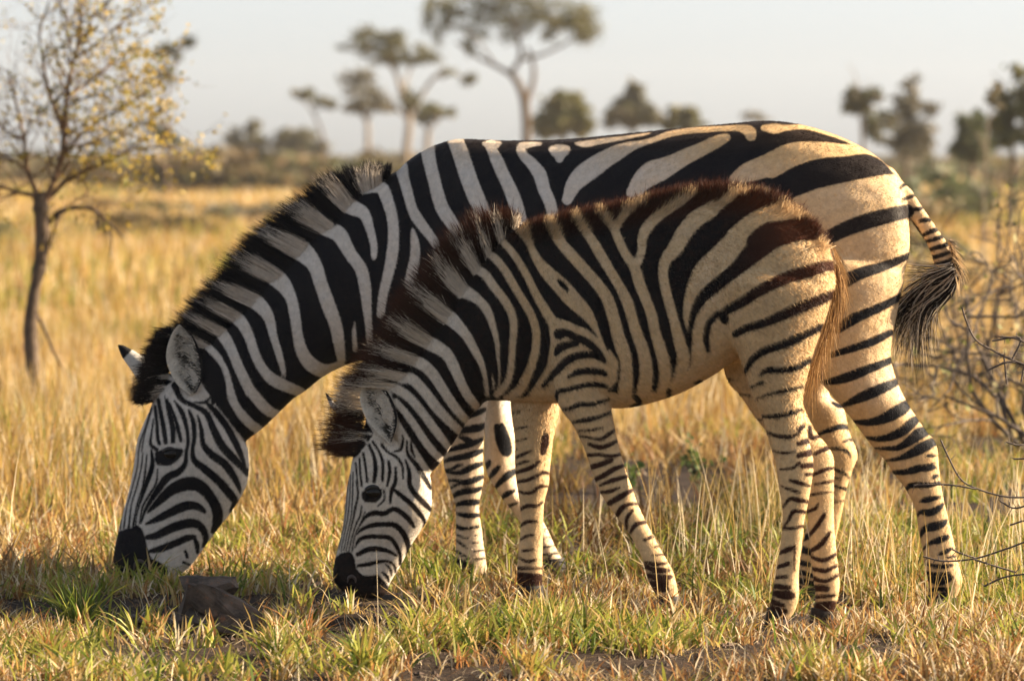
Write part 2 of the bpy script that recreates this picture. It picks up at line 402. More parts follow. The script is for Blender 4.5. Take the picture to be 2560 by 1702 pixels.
# ---- the mare: dark ground, pale bands on neck and back, pale head / rump / legs with dark bands
MARE = [
 poly(W, ('A1', (100,1700, 100,300, 480,200, 640,330, 700,430, 760,520, 860,640, 960,760, 980,1000, 760,1600))),
 # neck
 st(W,'A1', 640,150,30, 720,225,48, 795,310,52, 835,430,50, 870,530,50, 950,622,52, 1000,668,48, 975,740,40),
 st(W,'A2', 150,1110,50, 250,1240,60, 320,1290,62, 380,1360,62, 410,1440,56, 440,1560,50),
 st(W,'A2', 200,1030,60, 330,1120,75, 420,1210,75, 470,1300,65, 520,1420,65, 590,1565,70),
 st(W,'A1', 954,440,58, 1040,540,60, 1110,578,48),
 st(W,'A2', 290,950,60, 420,1030,85, 520,1100,80, 580,1200,65, 620,1320,60, 680,1430,65, 760,1500,75, 920,1568,60),
 st(W,'A2', 370,840,60, 520,920,95, 640,990,95, 710,1080,70, 740,1200,50, 780,1330,45, 805,1430,30, 812,1475,8),
 st(W,'A2', 510,670,70, 660,760,110, 780,840,110, 850,940,75, 880,1060,70, 900,1200,65, 930,1310,80, 990,1390,90, 1080,1430,85, 1180,1395,60),
 st(W,'A2', 640,500,60, 800,580,130, 930,650,130, 1010,740,95, 1050,860,85, 1100,1000,90, 1150,1140,80, 1170,1260,70, 1185,1360,50),
 st(W,'A2', 780,320,50, 950,420,100, 1090,500,100, 1170,540,100, 1240,660,80, 1310,760,80, 1340,880,75, 1350,1000,60, 1362,1130,45, 1370,1250,40),
 st(W,'A2', 1270,1110,6, 1268,1180,25, 1275,1290,30),
 st(W,'A2', 980,200,60, 1120,280,110, 1250,360,100, 1330,400,75, 1370,500,55, 1395,600,45, 1398,680,35, 1395,700,10),
 st(W,'A2', 1330,250,50, 1440,230,80, 1490,330,75, 1520,450,70, 1525,560,70, 1515,680,75, 1490,800,65, 1460,920,60, 1440,1060,50),
 # shoulder and back
 st(W,'A3', 600,470,130, 620,560,105, 660,700,100, 700,850,95, 740,940,105, 810,1040,100, 880,1130,90, 940,1220,80),
 st(W,'A3', 710,1065,15, 720,1120,55, 735,1220,85, 735,1330,95, 715,1450,105, 690,1568,110),
 st(W,'A3', 855,270,140, 880,420,125, 920,580,120, 960,740,125, 1000,860,130, 1060,960,130, 1110,1030,120, 1180,1150,110),
 st(W,'A3', 1125,190,150, 1170,300,155, 1220,450,160, 1270,600,160, 1330,750,160, 1380,860,150, 1420,1000,150),
 st(W,'A3', 1420,235,50, 1500,250,85, 1560,230,40),
 st(W,'A3', 1480,250,120, 1490,300,95, 1540,400,120, 1590,520,120, 1650,640,125, 1700,760,135, 1740,880,130, 1760,960,130),
 st(W,'A3', 1960,235,30, 1850,245,55, 1770,270,80, 1800,350,90, 1880,430,110, 1960,540,130, 2000,680,120, 2050,790,115, 2080,900,110),
 st(W,'A3', 2080,290,70, 2150,310,140, 2220,290,70), st(W,'A3', 2150,320,130, 2150,385,70),
 st(W,'A4', 70,860,100, 130,720,150, 220,620,190, 330,540,190, 450,460,170, 560,400,150, 680,345,100, 800,310,60, 930,270,50, 1050,225,55, 1200,195,55, 1400,175,55, 1600,165,50, 1750,160,60, 1850,190,110, 1870,230,110),
 st(W,'A4', 150,310,20, 250,315,60, 400,290,50, 600,260,35, 780,230,25, 880,210,10),
 st(W,'A4', 720,790,140, 800,680,190, 900,600,230, 1000,560,210, 1120,500,170, 1250,430,150, 1400,360,130, 1520,300,120, 1610,260,90, 1640,250,60),
 st(W,'A4', 1720,660,120, 1850,590,190, 2050,520,220, 2250,430,230),
 st(W,'A5', 60,300,140, 180,240,130, 320,215,95, 480,215,65, 600,213,45, 700,258,45, 775,340,45),
 st(W,'A5', 20,90,30, 80,95,55, 150,90,30, 250,85,25, 380,120,22, 480,155,20, 560,190,25),
 # rump and hind legs pale
 poly(W, ('A5', (200,475, 320,430, 450,400, 560,378, 700,352, 760,352, 1400,300, 1400,2900, -300,2900, -300,700, 60,560))),
 st(D,'A5', 380,705,80, 480,655,85, 600,612,90, 720,580,85, 825,556,80),
 st(D,'A5', 440,962,80, 560,905,70, 680,868,58, 780,830,45, 835,802,35),
 st(D,'A5', 440,1210,60, 520,1160,65, 600,1125,55, 680,1090,50, 760,1050,45, 800,1025,40),
 st(D,'A5', 400,1360,35, 480,1335,40, 560,1310,45, 640,1280,50, 730,1236,40),
 st(D,'A6', 190,180,8, 290,165,35, 380,140,45, 470,105,42, 560,70,35, 630,40,30),
 st(D,'A6', 335,310,15, 400,280,35, 470,250,48, 550,215,48, 620,185,40, 660,162,30),
 st(D,'A6', 400,400,15, 470,405,30, 550,392,42, 620,360,55, 680,325,55, 725,290,40),
 st(D,'A6', 460,488,10, 540,500,25, 620,485,38, 690,450,45, 740,405,45, 770,382,30),
 st(D,'A6', 515,552,6, 590,555,20, 660,550,28, 720,515,42, 780,470,55, 830,450,40),
 st(D,'A6', 588,625,10, 660,612,22, 730,585,38, 800,548,50, 875,510,40),
 st(D,'A6', 630,693,20, 700,690,28, 770,672,35, 830,655,22, 870,640,12), st(D,'A6', 770,672,20, 830,672,25, 870,662,18),
 st(D,'A6', 810,597,10, 850,597,18, 880,592,8), st(D,'A6', 865,718,22, 885,712,16),
 st(D,'A6', 705,790,18, 730,768,25, 790,765,28, 850,765,22, 905,750,15),
 st(D,'A6', 785,860,12, 830,848,30, 900,835,15),
 st(D,'A6', 762,950,10, 790,920,22, 840,925,35, 890,900,30, 920,870,12),
 st(D,'A6', 780,1075,8, 810,1020,30, 860,1005,42, 910,990,35, 935,970,18),
 st(D,'A6', 800,1140,10, 840,1100,18, 890,1085,32, 940,1065,25),
 st(D,'A6', 890,1165,14, 930,1150,25, 965,1130,14),
 st(D,'A6', 810,1215,10, 860,1230,18, 920,1235,22, 970,1225,15), st(D,'A6', 940,1185,12, 985,1175,15),
 st(D,'A6', 815,1270,18, 880,1280,22, 950,1275,18), st(D,'A6', 840,1310,25, 900,1320,38, 960,1300,30),
 st(D,'A6', 845,1370,20, 890,1365,22, 950,1370,25), st(D,'A6', 850,1410,25, 900,1400,22, 940,1410,25), st(D,'A6', 855,1445,28, 930,1440,30),
 # tail bands
 st(D,'A5', 785,425,18, 810,405,24, 830,385,22), st(D,'A5', 800,490,18, 835,478,26, 870,465,18),
 st(D,'A5', 835,545,14, 880,545,26, 915,535,18), st(D,'A5', 895,610,22, 930,605,28, 965,600,22),
 st(D,'A5', 915,690,22, 965,665,30, 1010,655,22), st(D,'A5', 930,725,22, 985,710,26, 1035,690,24),
 st(D,'A5', 955,770,26, 1005,755,28, 1055,740,24), st(D,'A5', 965,815,30, 1020,800,26, 1070,780,24),
 st(D,'A5', 985,855,34, 1030,845,28, 1080,820,20), st(D,'A5', 845,610,14, 880,650,16, 930,750,18),
 # front legs (near one), pale with dark bands
 poly(W, ('A7', (120,60, 430,-60, 1700,-60, 1700,1800, -100,1800, 0,500))),
 st(D,'A7', 285,240,30, 340,215,38, 400,190,25), st(D,'A7', 200,350,35, 310,335,48, 360,325,45, 405,300,20),
 st(D,'A7', 205,395,20, 260,415,35, 310,440,40, 390,408,20), st(D,'A7', 120,500,20, 220,470,38, 300,455,30),
 st(D,'A7', 80,585,18, 140,565,30, 220,550,38, 310,525,40, 395,492,25),
 st(D,'A7', 95,650,20, 150,640,22, 190,615,22, 225,605,16), st(D,'A7', 85,650,20, 160,668,22, 230,660,35, 300,625,40, 395,592,22),
 st(D,'A7', 110,725,18, 180,725,22, 250,740,35, 320,720,38, 400,688,22), st(D,'A7', 130,787,14, 180,760,18, 220,740,18),
 st(D,'A7', 150,852,22, 200,820,35, 270,805,38, 340,795,32, 385,772,15),
 st(D,'A7', 170,912,22, 230,895,32, 300,890,40, 362,885,28), st(D,'A7', 172,968,14, 230,985,28, 300,990,35, 355,985,22),
 st(D,'A7', 172,1062,18, 220,1085,22, 280,1085,14, 345,1072,20),
 st(D,'A7', 185,1178,14, 240,1215,14, 265,1235,8), st(D,'A7', 185,1258,16, 240,1290,14, 280,1320,14),
 st(D,'A7', 172,1320,22, 240,1350,30, 310,1375,22), st(D,'A7', 155,1378,25, 220,1400,25, 300,1420,20),
 st(D,'A7', 140,1438,28, 230,1470,30), st(D,'A7', 120,1490,30, 260,1510,40, 410,1510,30),
 st(D,'A7', 320,1140,10, 345,1130,8), st(D,'A7', 310,1195,12, 350,1190,8), st(D,'A7', 180,1130,10, 230,1150,12, 270,1160,8), st(D,'A7', 320,1260,12, 390,1250,10), st(D,'A7', 320,1320,14, 400,1310,12),
 st(D,'A7', 150,1420,30, 280,1450,34, 420,1440,22),
 # head: muzzle
 poly(D, ('A1', (205,1230, 250,1215, 290,1205, 320,1190, 350,1215, 365,1260, 380,1330, 400,1380, 450,1400, 490,1430, 500,1520, 400,1620, 100,1620, 120,1300))),
 # nose lines
 st(D,'A1', 303,800,8, 288,900,8, 262,1000,8, 237,1120,8, 225,1215,10),
 st(D,'A1', 328,790,8, 318,880,9, 288,1000,9, 260,1100,9, 245,1210,12),
 st(D,'A1', 352,790,8, 343,870,9, 320,970,10, 288,1080,10, 272,1210,14),
 st(D,'A1', 375,800,8, 364,900,13, 352,980,16, 320,1080,12, 298,1200,16),
 st(D,'A1', 400,775,14, 405,860,28, 375,950,30, 345,1040,18, 320,1120,12, 310,1200,10),
 st(D,'A1', 435,880,8, 425,960,14, 385,1030,16, 350,1090,14, 335,1180,12),
 # forehead
 st(D,'A1', 400,540,16, 370,640,14, 340,720,10, 325,800,8), st(D,'A1', 385,600,10, 360,690,10, 345,780,8),
 st(D,'A1', 412,600,10, 400,680,12, 395,740,18, 430,770,24),
 st(D,'A1', 420,530,20, 430,620,20, 435,700,22, 445,740,20), st(D,'A1', 438,490,22, 455,580,26, 470,660,28, 480,730,26),
 st(D,'A1', 480,470,18, 500,560,30, 520,650,32, 520,730,26), st(D,'A1', 500,510,16, 530,590,22, 550,660,25, 565,720,20),
 st(D,'A1', 530,500,12, 570,560,28, 595,640,24, 605,720,20, 595,790,22, 588,850,30, 550,895,40, 490,925,45, 440,990,40, 400,1050,30, 365,1110,20, 340,1180,14),
 st(D,'A1', 610,550,16, 635,620,28, 640,700,26, 630,770,24, 640,830,35, 700,880,45, 780,950,50, 840,1020,50, 868,1065,40, 845,1115,25),
 st(D,'A1', 660,580,12, 680,660,25, 690,740,32, 740,800,45, 810,850,48, 860,920,42, 890,980,28, 898,1015,8),
 st(D,'A1', 530,410,40, 570,490,32, 650,530,28, 710,570,35, 745,650,42, 790,740,48, 850,810,48, 910,870,40, 940,905,35),
 st(D,'A1', 700,500,16, 760,560,38, 820,640,40, 870,730,40, 905,810,30, 922,860,20),
 st(D,'A1', 640,505,10, 700,505,18, 735,470,10), st(D,'A1', 745,510,24, 740,460,30, 720,380,26, 700,330,16),
 st(D,'A1', 680,215,40, 760,310,52, 790,400,52, 805,500,50, 860,600,55, 925,690,45, 948,755,25),
 # eye
 st(D,'A1', 435,795,36, 500,792,60, 565,778,30), st(D,'A1', 440,822,46, 500,818,72, 556,795,36), st(D,'A1', 440,845,26, 500,842,34, 548,815,20),
 st(W,'A1', 445,752,14, 500,748,20, 580,738,18),
 # cheek and lips
 st(D,'A1', 380,1120,15, 440,1060,45, 520,990,65, 610,960,80, 680,980,70, 740,1050,60, 770,1120,62, 765,1190,55, 750,1225,40),
 st(D,'A1', 370,1185,14, 430,1160,38, 510,1120,50, 590,1085,55, 650,1085,45, 690,1110,30, 700,1125,10),
 st(D,'A1', 375,1260,30, 430,1250,45, 510,1210,52, 590,1185,55, 650,1185,50, 690,1220,42, 705,1270,35, 690,1310,20),
 st(D,'A1', 385,1340,20, 450,1325,40, 530,1295,42, 600,1265,40, 640,1258,25),
 st(D,'A1', 640,1265,18, 655,1300,30, 658,1345,20), st(D,'A1', 590,1340,20, 600,1370,20), st(D,'A1', 580,1400,18, 615,1415,12),
 # forelock skin
 poly(D, ('A1', (270,500, 280,380, 340,200, 500,40, 600,60, 530,180, 505,300, 520,370, 510,395, 440,440, 400,510))),
 st(W,'A1', 410,328,8, 450,345,26, 515,372,24), st(W,'A1', 385,392,8, 440,402,22, 480,432,28, 488,475,18),
]
MARE_FAR_HIND = [
 st(D,'F6', 680,310,12, 710,325,20, 735,335,10), st(D,'F6', 600,478,15, 680,450,22, 720,437,25, 770,440,20),
 st(D,'F6', 740,515,12, 785,503,14), st(D,'F6', 670,553,12, 730,555,16, 765,575,14, 775,600,8),
 st(D,'F6', 680,655,12, 730,680,14, 775,710,8), st(D,'F6', 730,660,8, 760,700,10), st(D,'F6', 680,708,12, 725,715,10),
 st(D,'F6', 680,748,10, 755,768,16), st(D,'F6', 690,835,10, 745,830,10),
 st(D,'F6', 530,1025,25, 600,1000,15), st(D,'F6', 515,1085,25, 600,1115,20), st(D,'F6', 505,1155,20, 620,1180,16),
 st(D,'F6', 505,1205,18, 620,1240,14), st(D,'F6', 500,1250,22, 620,1280,20), st(D,'F6', 500,1300,22, 620,1330,25), st(D,'F6', 500,1350,25, 620,1390,25)]
MARE_FAR_FRONT = [
 st(D,'A7', 510,330,70, 535,420,85, 558,495,72, 572,525,30), st(D,'A7', 390,642,20, 420,605,35, 438,575,15),
 st(D,'A7', 425,715,15, 470,660,35, 505,620,25), st(D,'A7', 470,788,18, 530,720,38, 580,680,45, 625,655,35),
 st(D,'A7', 520,862,18, 560,830,35, 620,800,20), st(D,'A7', 570,920,20, 600,910,20, 650,890,12), st(D,'A7', 640,1060,20, 665,1075,20), st(D,'A7', 760,1120,10, 860,1090,8), st(D,'A7', 770,1180,10, 890,1150,8), st(D,'A7', 800,1240,12, 920,1215,10), st(D,'A7', 815,1290,14, 950,1270,12),
 st(D,'A7', 830,1342,10, 865,1325,18, 895,1295,8), st(D,'A7', 800,1375,25, 930,1360,30, 1000,1370,20), st(D,'A7', 800,1400,40, 1010,1400,40)]
# ---- the foal: pale ground with a dark field on neck and barrel carrying pale bands
FOAL = [
 poly(D, ('F1', (520,170, 560,330, 620,430, 690,540, 760,650, 800,690, 900,590, 1010,420)), ('F2', (1080,1370, 1180,1350)),
      ('F3', (10,1460, 170,1440, 240,1340, 300,1230, 322,1100, 330,990, 350,915, 450,955, 570,990, 650,1060, 692,1140, 720,1120, 778,1210, 765,1340, 700,1405,
              740,1410, 830,1420, 900,1420, 1010,1405, 1090,1400, 1130,1330, 1200,1300, 1240,1235, 1248,1010)),
      ('F4', (335,1010, 365,900, 435,805, 540,722, 650,640, 760,560, 900,455, 1050,413, 1220,415, 1240,420, 1300,300, 1100,100, 700,-60, 100,-60)),
      ('F3', (600,60, 100,240)), ('F2', (1150,200, 700,600, 300,1000))),
 st(W,'F1', 430,85,40, 560,140,60, 640,195,58, 710,275,55, 775,365,55, 840,450,52, 900,525,40),
 st(W,'F1', 545,215,40, 610,290,45, 680,390,48, 740,480,48, 800,555,48, 860,610,40),
 st(W,'F2', 250,1105,40, 400,1160,60, 520,1210,70, 600,1220,70, 680,1300,65, 750,1390,65, 820,1470,60, 915,1560,50),
 st(W,'F2', 300,1000,50, 430,1040,75, 560,1080,75, 660,1120,75, 730,1180,70, 790,1270,65, 850,1360,60, 910,1440,55, 965,1495,45),
 st(W,'F2', 400,820,70, 520,880,95, 640,950,100, 760,1010,85, 830,1060,75, 880,1150,70, 920,1240,65, 960,1320,60, 1020,1395,50),
 st(W,'F2', 560,650,90, 700,740,110, 830,810,100, 900,870,80, 960,940,70, 1010,1030,65, 1050,1110,55, 1075,1200,40, 1088,1320,30),
 st(W,'F2', 720,540,80, 850,610,110, 950,650,95, 1030,700,75, 1090,770,70, 1130,880,55, 1155,980,45, 1160,1060,35, 1170,1170,25, 1165,1290,20),
 st(W,'F2', 1120,1180,15, 1130,1240,22, 1130,1285,15),
 st(W,'F2', 870,350,60, 980,480,80, 1070,530,70, 1130,610,70, 1200,700,68, 1250,790,65, 1265,890,60, 1255,1000,58, 1250,1090,55, 1240,1180,55, 1210,1260,50, 1150,1320,40),
 st(W,'F2', 1070,380,50, 1140,430,65, 1200,500,65, 1260,600,65, 1320,700,65, 1380,800,65, 1410,900,65, 1410,1000,65, 1390,1100,65, 1350,1200,70, 1300,1290,65, 1220,1345,50),
 st(W,'F3', -20,360,50, 20,430,55, 90,510,60, 170,640,60, 240,780,65, 310,900,75, 345,960,75, 352,1060,60),
 st(W,'F3', 345,945,60, 400,955,55, 500,1000,62, 600,1070,72, 660,1130,60, 690,1190,40),
 st(W,'F3', 130,340,90, 190,440,60, 240,540,70, 310,630,100, 400,720,120, 470,800,120, 550,880,100, 600,950,70, 640,1030,40, 690,1150,40, 730,1250,60, 735,1330,50),
 st(D,'F3', 380,680,8, 410,710,25, 440,745,10),
 st(W,'F3', 260,280,40, 340,350,85, 400,440,80, 480,530,85, 560,620,85, 640,710,85, 700,800,90, 740,920,90, 770,1040,95, 800,1130,100, 820,1200,90, 822,1300,95, 815,1400,100),
 st(W,'F3', 430,240,50, 520,320,65, 600,420,75, 660,520,80, 720,620,75, 780,720,75, 830,820,85, 860,920,80, 890,1020,85, 930,1130,90, 950,1230,95, 950,1330,100, 935,1400,100),
 st(W,'F3', 590,210,50, 680,280,60, 740,340,65, 780,430,70, 820,510,70, 880,600,80, 910,700,85, 950,800,80, 990,910,80, 1010,1010,80, 1040,1110,88, 1068,1210,90, 1075,1310,92, 1060,1390,80),
 st(W,'F3', 950,170,40, 860,215,60, 790,280,60, 765,325,60), 
 st(W,'F3', 1260,130,40, 1150,190,65, 1050,250,75, 970,320,85, 930,400,75, 925,480,65, 900,560,65),
 st(W,'F3', 1380,220,110, 1280,280,120, 1200,370,115, 1150,460,110, 1080,550,85, 1065,640,75, 1080,740,75, 1110,850,75, 1140,960,75, 1170,1080,88, 1195,1180,95, 1180,1280,95, 1150,1370,90),
 st(W,'F4', 440,245,90, 560,160,60, 650,115,48, 780,105,45, 900,135,30),
 st(W,'F3', 1225,1010,20, 1215,920,50, 1230,820,75, 1270,720,110, 1340,620,160, 1440,530,170, 1540,420,150),
 st(W,'F4', 625,400,140, 700,320,120, 800,260,110, 920,245,100, 1050,252,80, 1130,285,60),
 # hindquarters
 st(D,'F4', 550,935,48, 545,890,42, 650,830,55, 760,760,60, 870,700,65, 980,655,70, 1100,620,70, 1200,590,65, 1300,562,60),
 st(D,'F4', 440,1140,12, 430,1050,30, 450,960,30, 500,900,30),
 st(D,'F4', 625,1030,35, 700,990,40, 800,960,45, 900,920,55, 1000,875,60, 1100,835,60, 1190,800,55, 1285,755,45),
 st(D,'F4', 685,1275,15, 730,1200,30, 800,1145,38, 900,1110,42, 1000,1070,45, 1100,1025,40, 1200,970,30),
 st(D,'F4', 780,1295,8, 840,1265,28, 920,1265,25, 1000,1255,28, 1070,1225,30, 1115,1190,20),
 st(D,'F4', 720,1378,10, 800,1345,15), st(D,'F4', 745,1458,10, 850,1420,20, 950,1400,22, 1060,1372,18),
 st(D,'F6', 300,382,14, 380,380,20, 450,365,22, 520,343,14), st(D,'F6', 328,462,10, 390,485,18, 450,490,18, 505,470,12),
 st(D,'F6', 355,563,8, 420,575,12, 480,570,10), st(D,'F6', 505,450,25, 530,430,20), st(D,'F6', 500,525,20, 550,512,26),
 st(D,'F6', 500,590,22, 575,570,30), st(D,'F6', 405,662,10, 470,655,14, 505,628,14), st(D,'F6', 520,645,22, 590,640,24),
 st(D,'F6', 540,690,16, 580,690,14), st(D,'F6', 455,720,14, 510,735,20, 560,750,12), st(D,'F6', 412,752,8, 460,770,14, 510,785,12),
 st(D,'F6', 415,868,10, 455,820,16, 500,825,22, 558,835,14), st(D,'F6', 415,975,8, 450,930,14, 475,885,18, 545,890,16),
 st(D,'F6', 410,977,14, 470,975,14, 528,962,14), st(D,'F6', 395,1108,12, 450,1085,20, 470,1075,10),
 st(D,'F6', 385,1182,14, 445,1163,18), st(D,'F6', 375,1235,14, 440,1230,12), st(D,'F6', 365,1280,20, 450,1290,18),
 st(D,'F6', 365,1318,20, 430,1330,30, 465,1330,25), st(D,'F6', 355,1358,20, 420,1385,16), st(D,'F6', 350,1400,25, 430,1415,20),
 st(D,'F6', 480,1060,8, 478,1200,8), st(D,'F6', 345,1440,30, 400,1450,40),
 # shoulder and near front leg
 st(D,'F3', 385,1030,60, 430,1022,40, 500,1055,38, 570,1085,38, 640,1145,30, 680,1205,18),
 st(D,'F3', 365,1160,20, 390,1122,45, 440,1102,38, 500,1092,26),
 st(D,'F3', 280,1370,20, 330,1310,28, 380,1260,38, 440,1200,42, 520,1170,38, 600,1165,34, 665,1190,28),
 st(D,'F3', 445,1310,10, 500,1280,28, 570,1270,32, 650,1275,30, 688,1292,18),
 st(D,'F3', 368,1455,25, 375,1410,28, 450,1390,28, 530,1370,28, 610,1360,30, 695,1372,22),
 st(D,'F5', 95,352,12, 150,345,18, 200,325,22, 260,325,20, 352,298,12), st(D,'F5', 150,425,12, 230,410,22, 300,395,18, 365,366,12),
 st(D,'F5', 180,472,8, 260,465,14, 320,455,10), st(D,'F5', 190,498,10, 260,510,14, 310,515,16, 350,490,18, 385,465,12),
 st(D,'F5', 245,543,16, 300,560,22, 350,550,20, 402,522,14), st(D,'F5', 230,605,18, 300,600,16, 360,610,18, 420,597,14),
 st(D,'F5', 250,670,24, 320,650,24, 370,630,18), st(D,'F5', 272,740,20, 330,710,24, 380,680,22, 440,656,14),
 st(D,'F5', 305,768,10, 360,745,20, 410,730,20, 465,716,12), st(D,'F5', 298,807,14, 360,800,18, 410,780,10),
 st(D,'F5', 338,875,18, 390,845,26, 440,815,24, 495,785,14), st(D,'F5', 395,935,18, 420,895,24, 460,870,18, 512,868,12),
 st(D,'F5', 450,1005,10, 450,950,18, 480,905,16), st(D,'F5', 470,1025,12, 500,980,20, 552,968,16), st(D,'F5', 545,1065,10, 590,1047,14),
 st(D,'F5', 595,1105,8, 620,1098,10), st(D,'F5', 590,1150,8, 648,1143,8), st(D,'F5', 550,1188,12, 620,1195,14, 670,1190,8),
 st(D,'F5', 555,1213,14, 620,1230,22, 680,1230,14), st(D,'F5', 565,1258,18, 640,1270,24, 690,1265,16),
 st(D,'F5', 575,1305,24, 660,1300,24), st(D,'F5', 595,1342,26, 665,1330,20),
 # belly
 st(D,'F3', 880,1440,40, 905,1480,40, 840,1510,15), st(D,'F3', 1100,1400,30, 1095,1445,30), st(D,'F3', 1275,1355,20, 1300,1340,16),
 # head
 poly(D, ('F1', (140,1245, 190,1205, 250,1195, 275,1230, 285,1280, 290,1310, 330,1350, 380,1355, 430,1345, 460,1380, 500,1420, 520,1560, 60,1560, 80,1300))),
 st(D,'F1', 238,740,7, 228,850,7, 215,1000,6, 195,1090,6, 175,1180,7), st(D,'F1', 252,700,9, 246,850,9, 234,970,8, 210,1090,8, 190,1195,8),
 st(D,'F1', 268,680,10, 264,850,10, 253,980,9, 230,1080,8, 208,1190,8),
 st(D,'F1', 290,740,14, 300,830,16, 285,900,16, 270,980,14, 246,1080,9, 224,1190,9),
 st(D,'F1', 325,900,10, 315,960,14, 285,1030,12, 263,1100,10, 242,1190,9), st(D,'F1', 345,940,10, 330,990,14, 300,1050,10, 276,1110,10, 262,1195,10),
 st(D,'F1', 285,620,14, 293,700,13, 300,780,12), st(D,'F1', 310,590,14, 315,680,16, 325,770,16), st(D,'F1', 335,560,20, 350,650,18, 360,740,18),
 st(D,'F1', 370,500,22, 405,580,24, 415,660,32, 405,740,26), st(D,'F1', 395,480,18, 440,550,18, 462,620,22, 460,730,22),
 st(D,'F1', 500,610,20, 508,680,24, 490,770,16), st(D,'F1', 455,500,22, 490,545,18, 550,580,20, 590,640,18, 595,720,12),
 st(D,'F1', 545,650,16, 545,740,26, 520,800,26, 510,880,18), st(D,'F1', 530,790,22, 580,830,34, 650,890,38, 710,960,34, 735,1010,22, 710,1080,10),
 st(D,'F1', 610,600,12, 635,680,30, 640,770,34, 690,840,40, 740,890,40, 780,930,30),
 st(D,'F1', 620,480,14, 625,560,22, 680,630,34, 730,710,36, 775,785,26), st(D,'F1', 650,460,12, 650,530,20, 670,580,14),
 st(D,'F1', 540,545,10, 580,530,22, 595,470,16, 590,440,10),
 st(D,'F1', 340,822,36, 400,802,60, 445,800,28), st(D,'F1', 350,842,50, 400,835,84, 436,825,46), st(D,'F1', 350,862,26, 410,866,24, 440,845,14), st(D,'F1', 470,800,14, 470,860,16, 430,900,10),
 st(D,'F1', 310,1030,12, 350,970,26, 410,945,36, 470,950,34, 530,920,34, 580,940,36, 630,985,36, 665,1035,24),
 st(D,'F1', 285,1090,12, 330,1050,24, 400,1025,34, 470,1020,34, 540,1025,38, 590,1070,40, 620,1130,40, 630,1180,36, 620,1220,20),
 st(D,'F1', 280,1170,10, 310,1120,26, 370,1100,30, 440,1100,30, 510,1110,32, 550,1160,30, 575,1220,26, 575,1280,22),
 st(D,'F1', 300,1215,30, 360,1185,38, 430,1180,36, 500,1195,28, 550,1225,16), st(D,'F1', 300,1290,22, 370,1280,28, 430,1265,26, 490,1260,20, 535,1285,20, 545,1330,16),
 st(D,'F1', 480,1280,10, 510,1310,18, 520,1350,14), st(D,'F1', 460,1335,14, 490,1360,24, 500,1390,16),
 poly(D, ('F1', (262,595, 230,500, 260,330, 320,240, 345,330, 400,420, 390,450, 340,520, 300,570))),
 st(W,'F1', 240,415,8, 300,420,12, 395,432,14), st(W,'F1', 250,470,10, 320,460,14, 365,492,12),
]
FOAL_FAR_HIND = [
 st(D,'F6', 95,180,10, 150,188,10), st(D,'F6', 185,262,8, 240,270,8), st(D,'F6', 275,398,10, 310,400,10),
 st(D,'F6', 560,440,20, 565,490,22), st(D,'F6', 575,500,16, 625,478,20), st(D,'F6', 590,580,18, 655,548,22),
 st(D,'F6', 580,692,14, 640,665,18, 690,653,12), st(D,'F6', 590,742,12, 690,723,14), st(D,'F6', 550,802,10, 620,788,12, 690,784,8),
 st(D,'F6', 545,887,16, 590,870,16, 605,840,10), st(D,'F6', 555,1015,12, 600,960,20, 640,900,18), st(D,'F6', 560,1098,14, 620,1060,18, 668,995,14),
 st(D,'F6', 560,1120,12, 630,1145,16, 698,1112,12), st(D,'F6', 568,1187,14, 640,1200,16, 703,1172,12), st(D,'F6', 572,1237,18, 640,1255,14, 710,1222,12),
 st(D,'F6', 575,1290,25, 650,1295,22), st(D,'F6', 580,1340,14, 690,1330,12), st(D,'F6', 575,1390,30, 690,1380,30), st(D,'F6', 570,1425,40, 690,1420,30)]
FOAL_FAR_FRONT = [
 st(D,'A7', 605,215,14, 660,200,12), st(D,'A7', 625,332,14, 720,320,14), st(D,'A7', 630,427,12, 710,410,14), st(D,'A7', 625,492,10, 650,488,8),
 st(D,'A7', 625,555,18, 690,525,22, 745,500,14), st(D,'A7', 620,612,14, 680,590,20, 730,578,14), st(D,'A7', 620,668,22, 700,645,26, 760,620,26, 805,580,20),
 st(D,'A7', 630,738,18, 720,720,24, 790,690,22, 840,665,25, 890,675,20), st(D,'A7', 635,798,14, 700,820,20, 760,810,22, 810,770,25, 885,768,12),
 st(D,'A7', 660,945,20, 720,915,26, 790,915,22, 835,885,14), st(D,'A7', 662,1070,12, 720,1035,20, 795,1035,12), st(D,'A7', 658,1175,10, 710,1145,16, 760,1135,14),
 st(D,'A7', 680,1255,14, 765,1245,14), st(D,'A7', 650,1305,10, 720,1335,18, 780,1320,14), st(D,'A7', 645,1385,20, 720,1385,16, 828,1385,14),
 st(D,'A7', 635,1440,40, 720,1450,40, 830,1450,30), st(D,'A7', 640,1500,50, 830,1500,50),
 st(D,'A7', 855,390,44, 848,450,52, 836,515,35)]
# ---------------------------------------------------------------- zebra bodies
def rows(fr, data):
    """rows ax, ay, bx, by, half width (m), sideways offset (m) -> picture units"""
    ox, oy, s = FR[fr]
    a = np.array(data, float).reshape(-1, 6)
    a[:, [0, 2]] = ox + a[:, [0, 2]] / s; a[:, [1, 3]] = oy + a[:, [1, 3]] / s
    return a

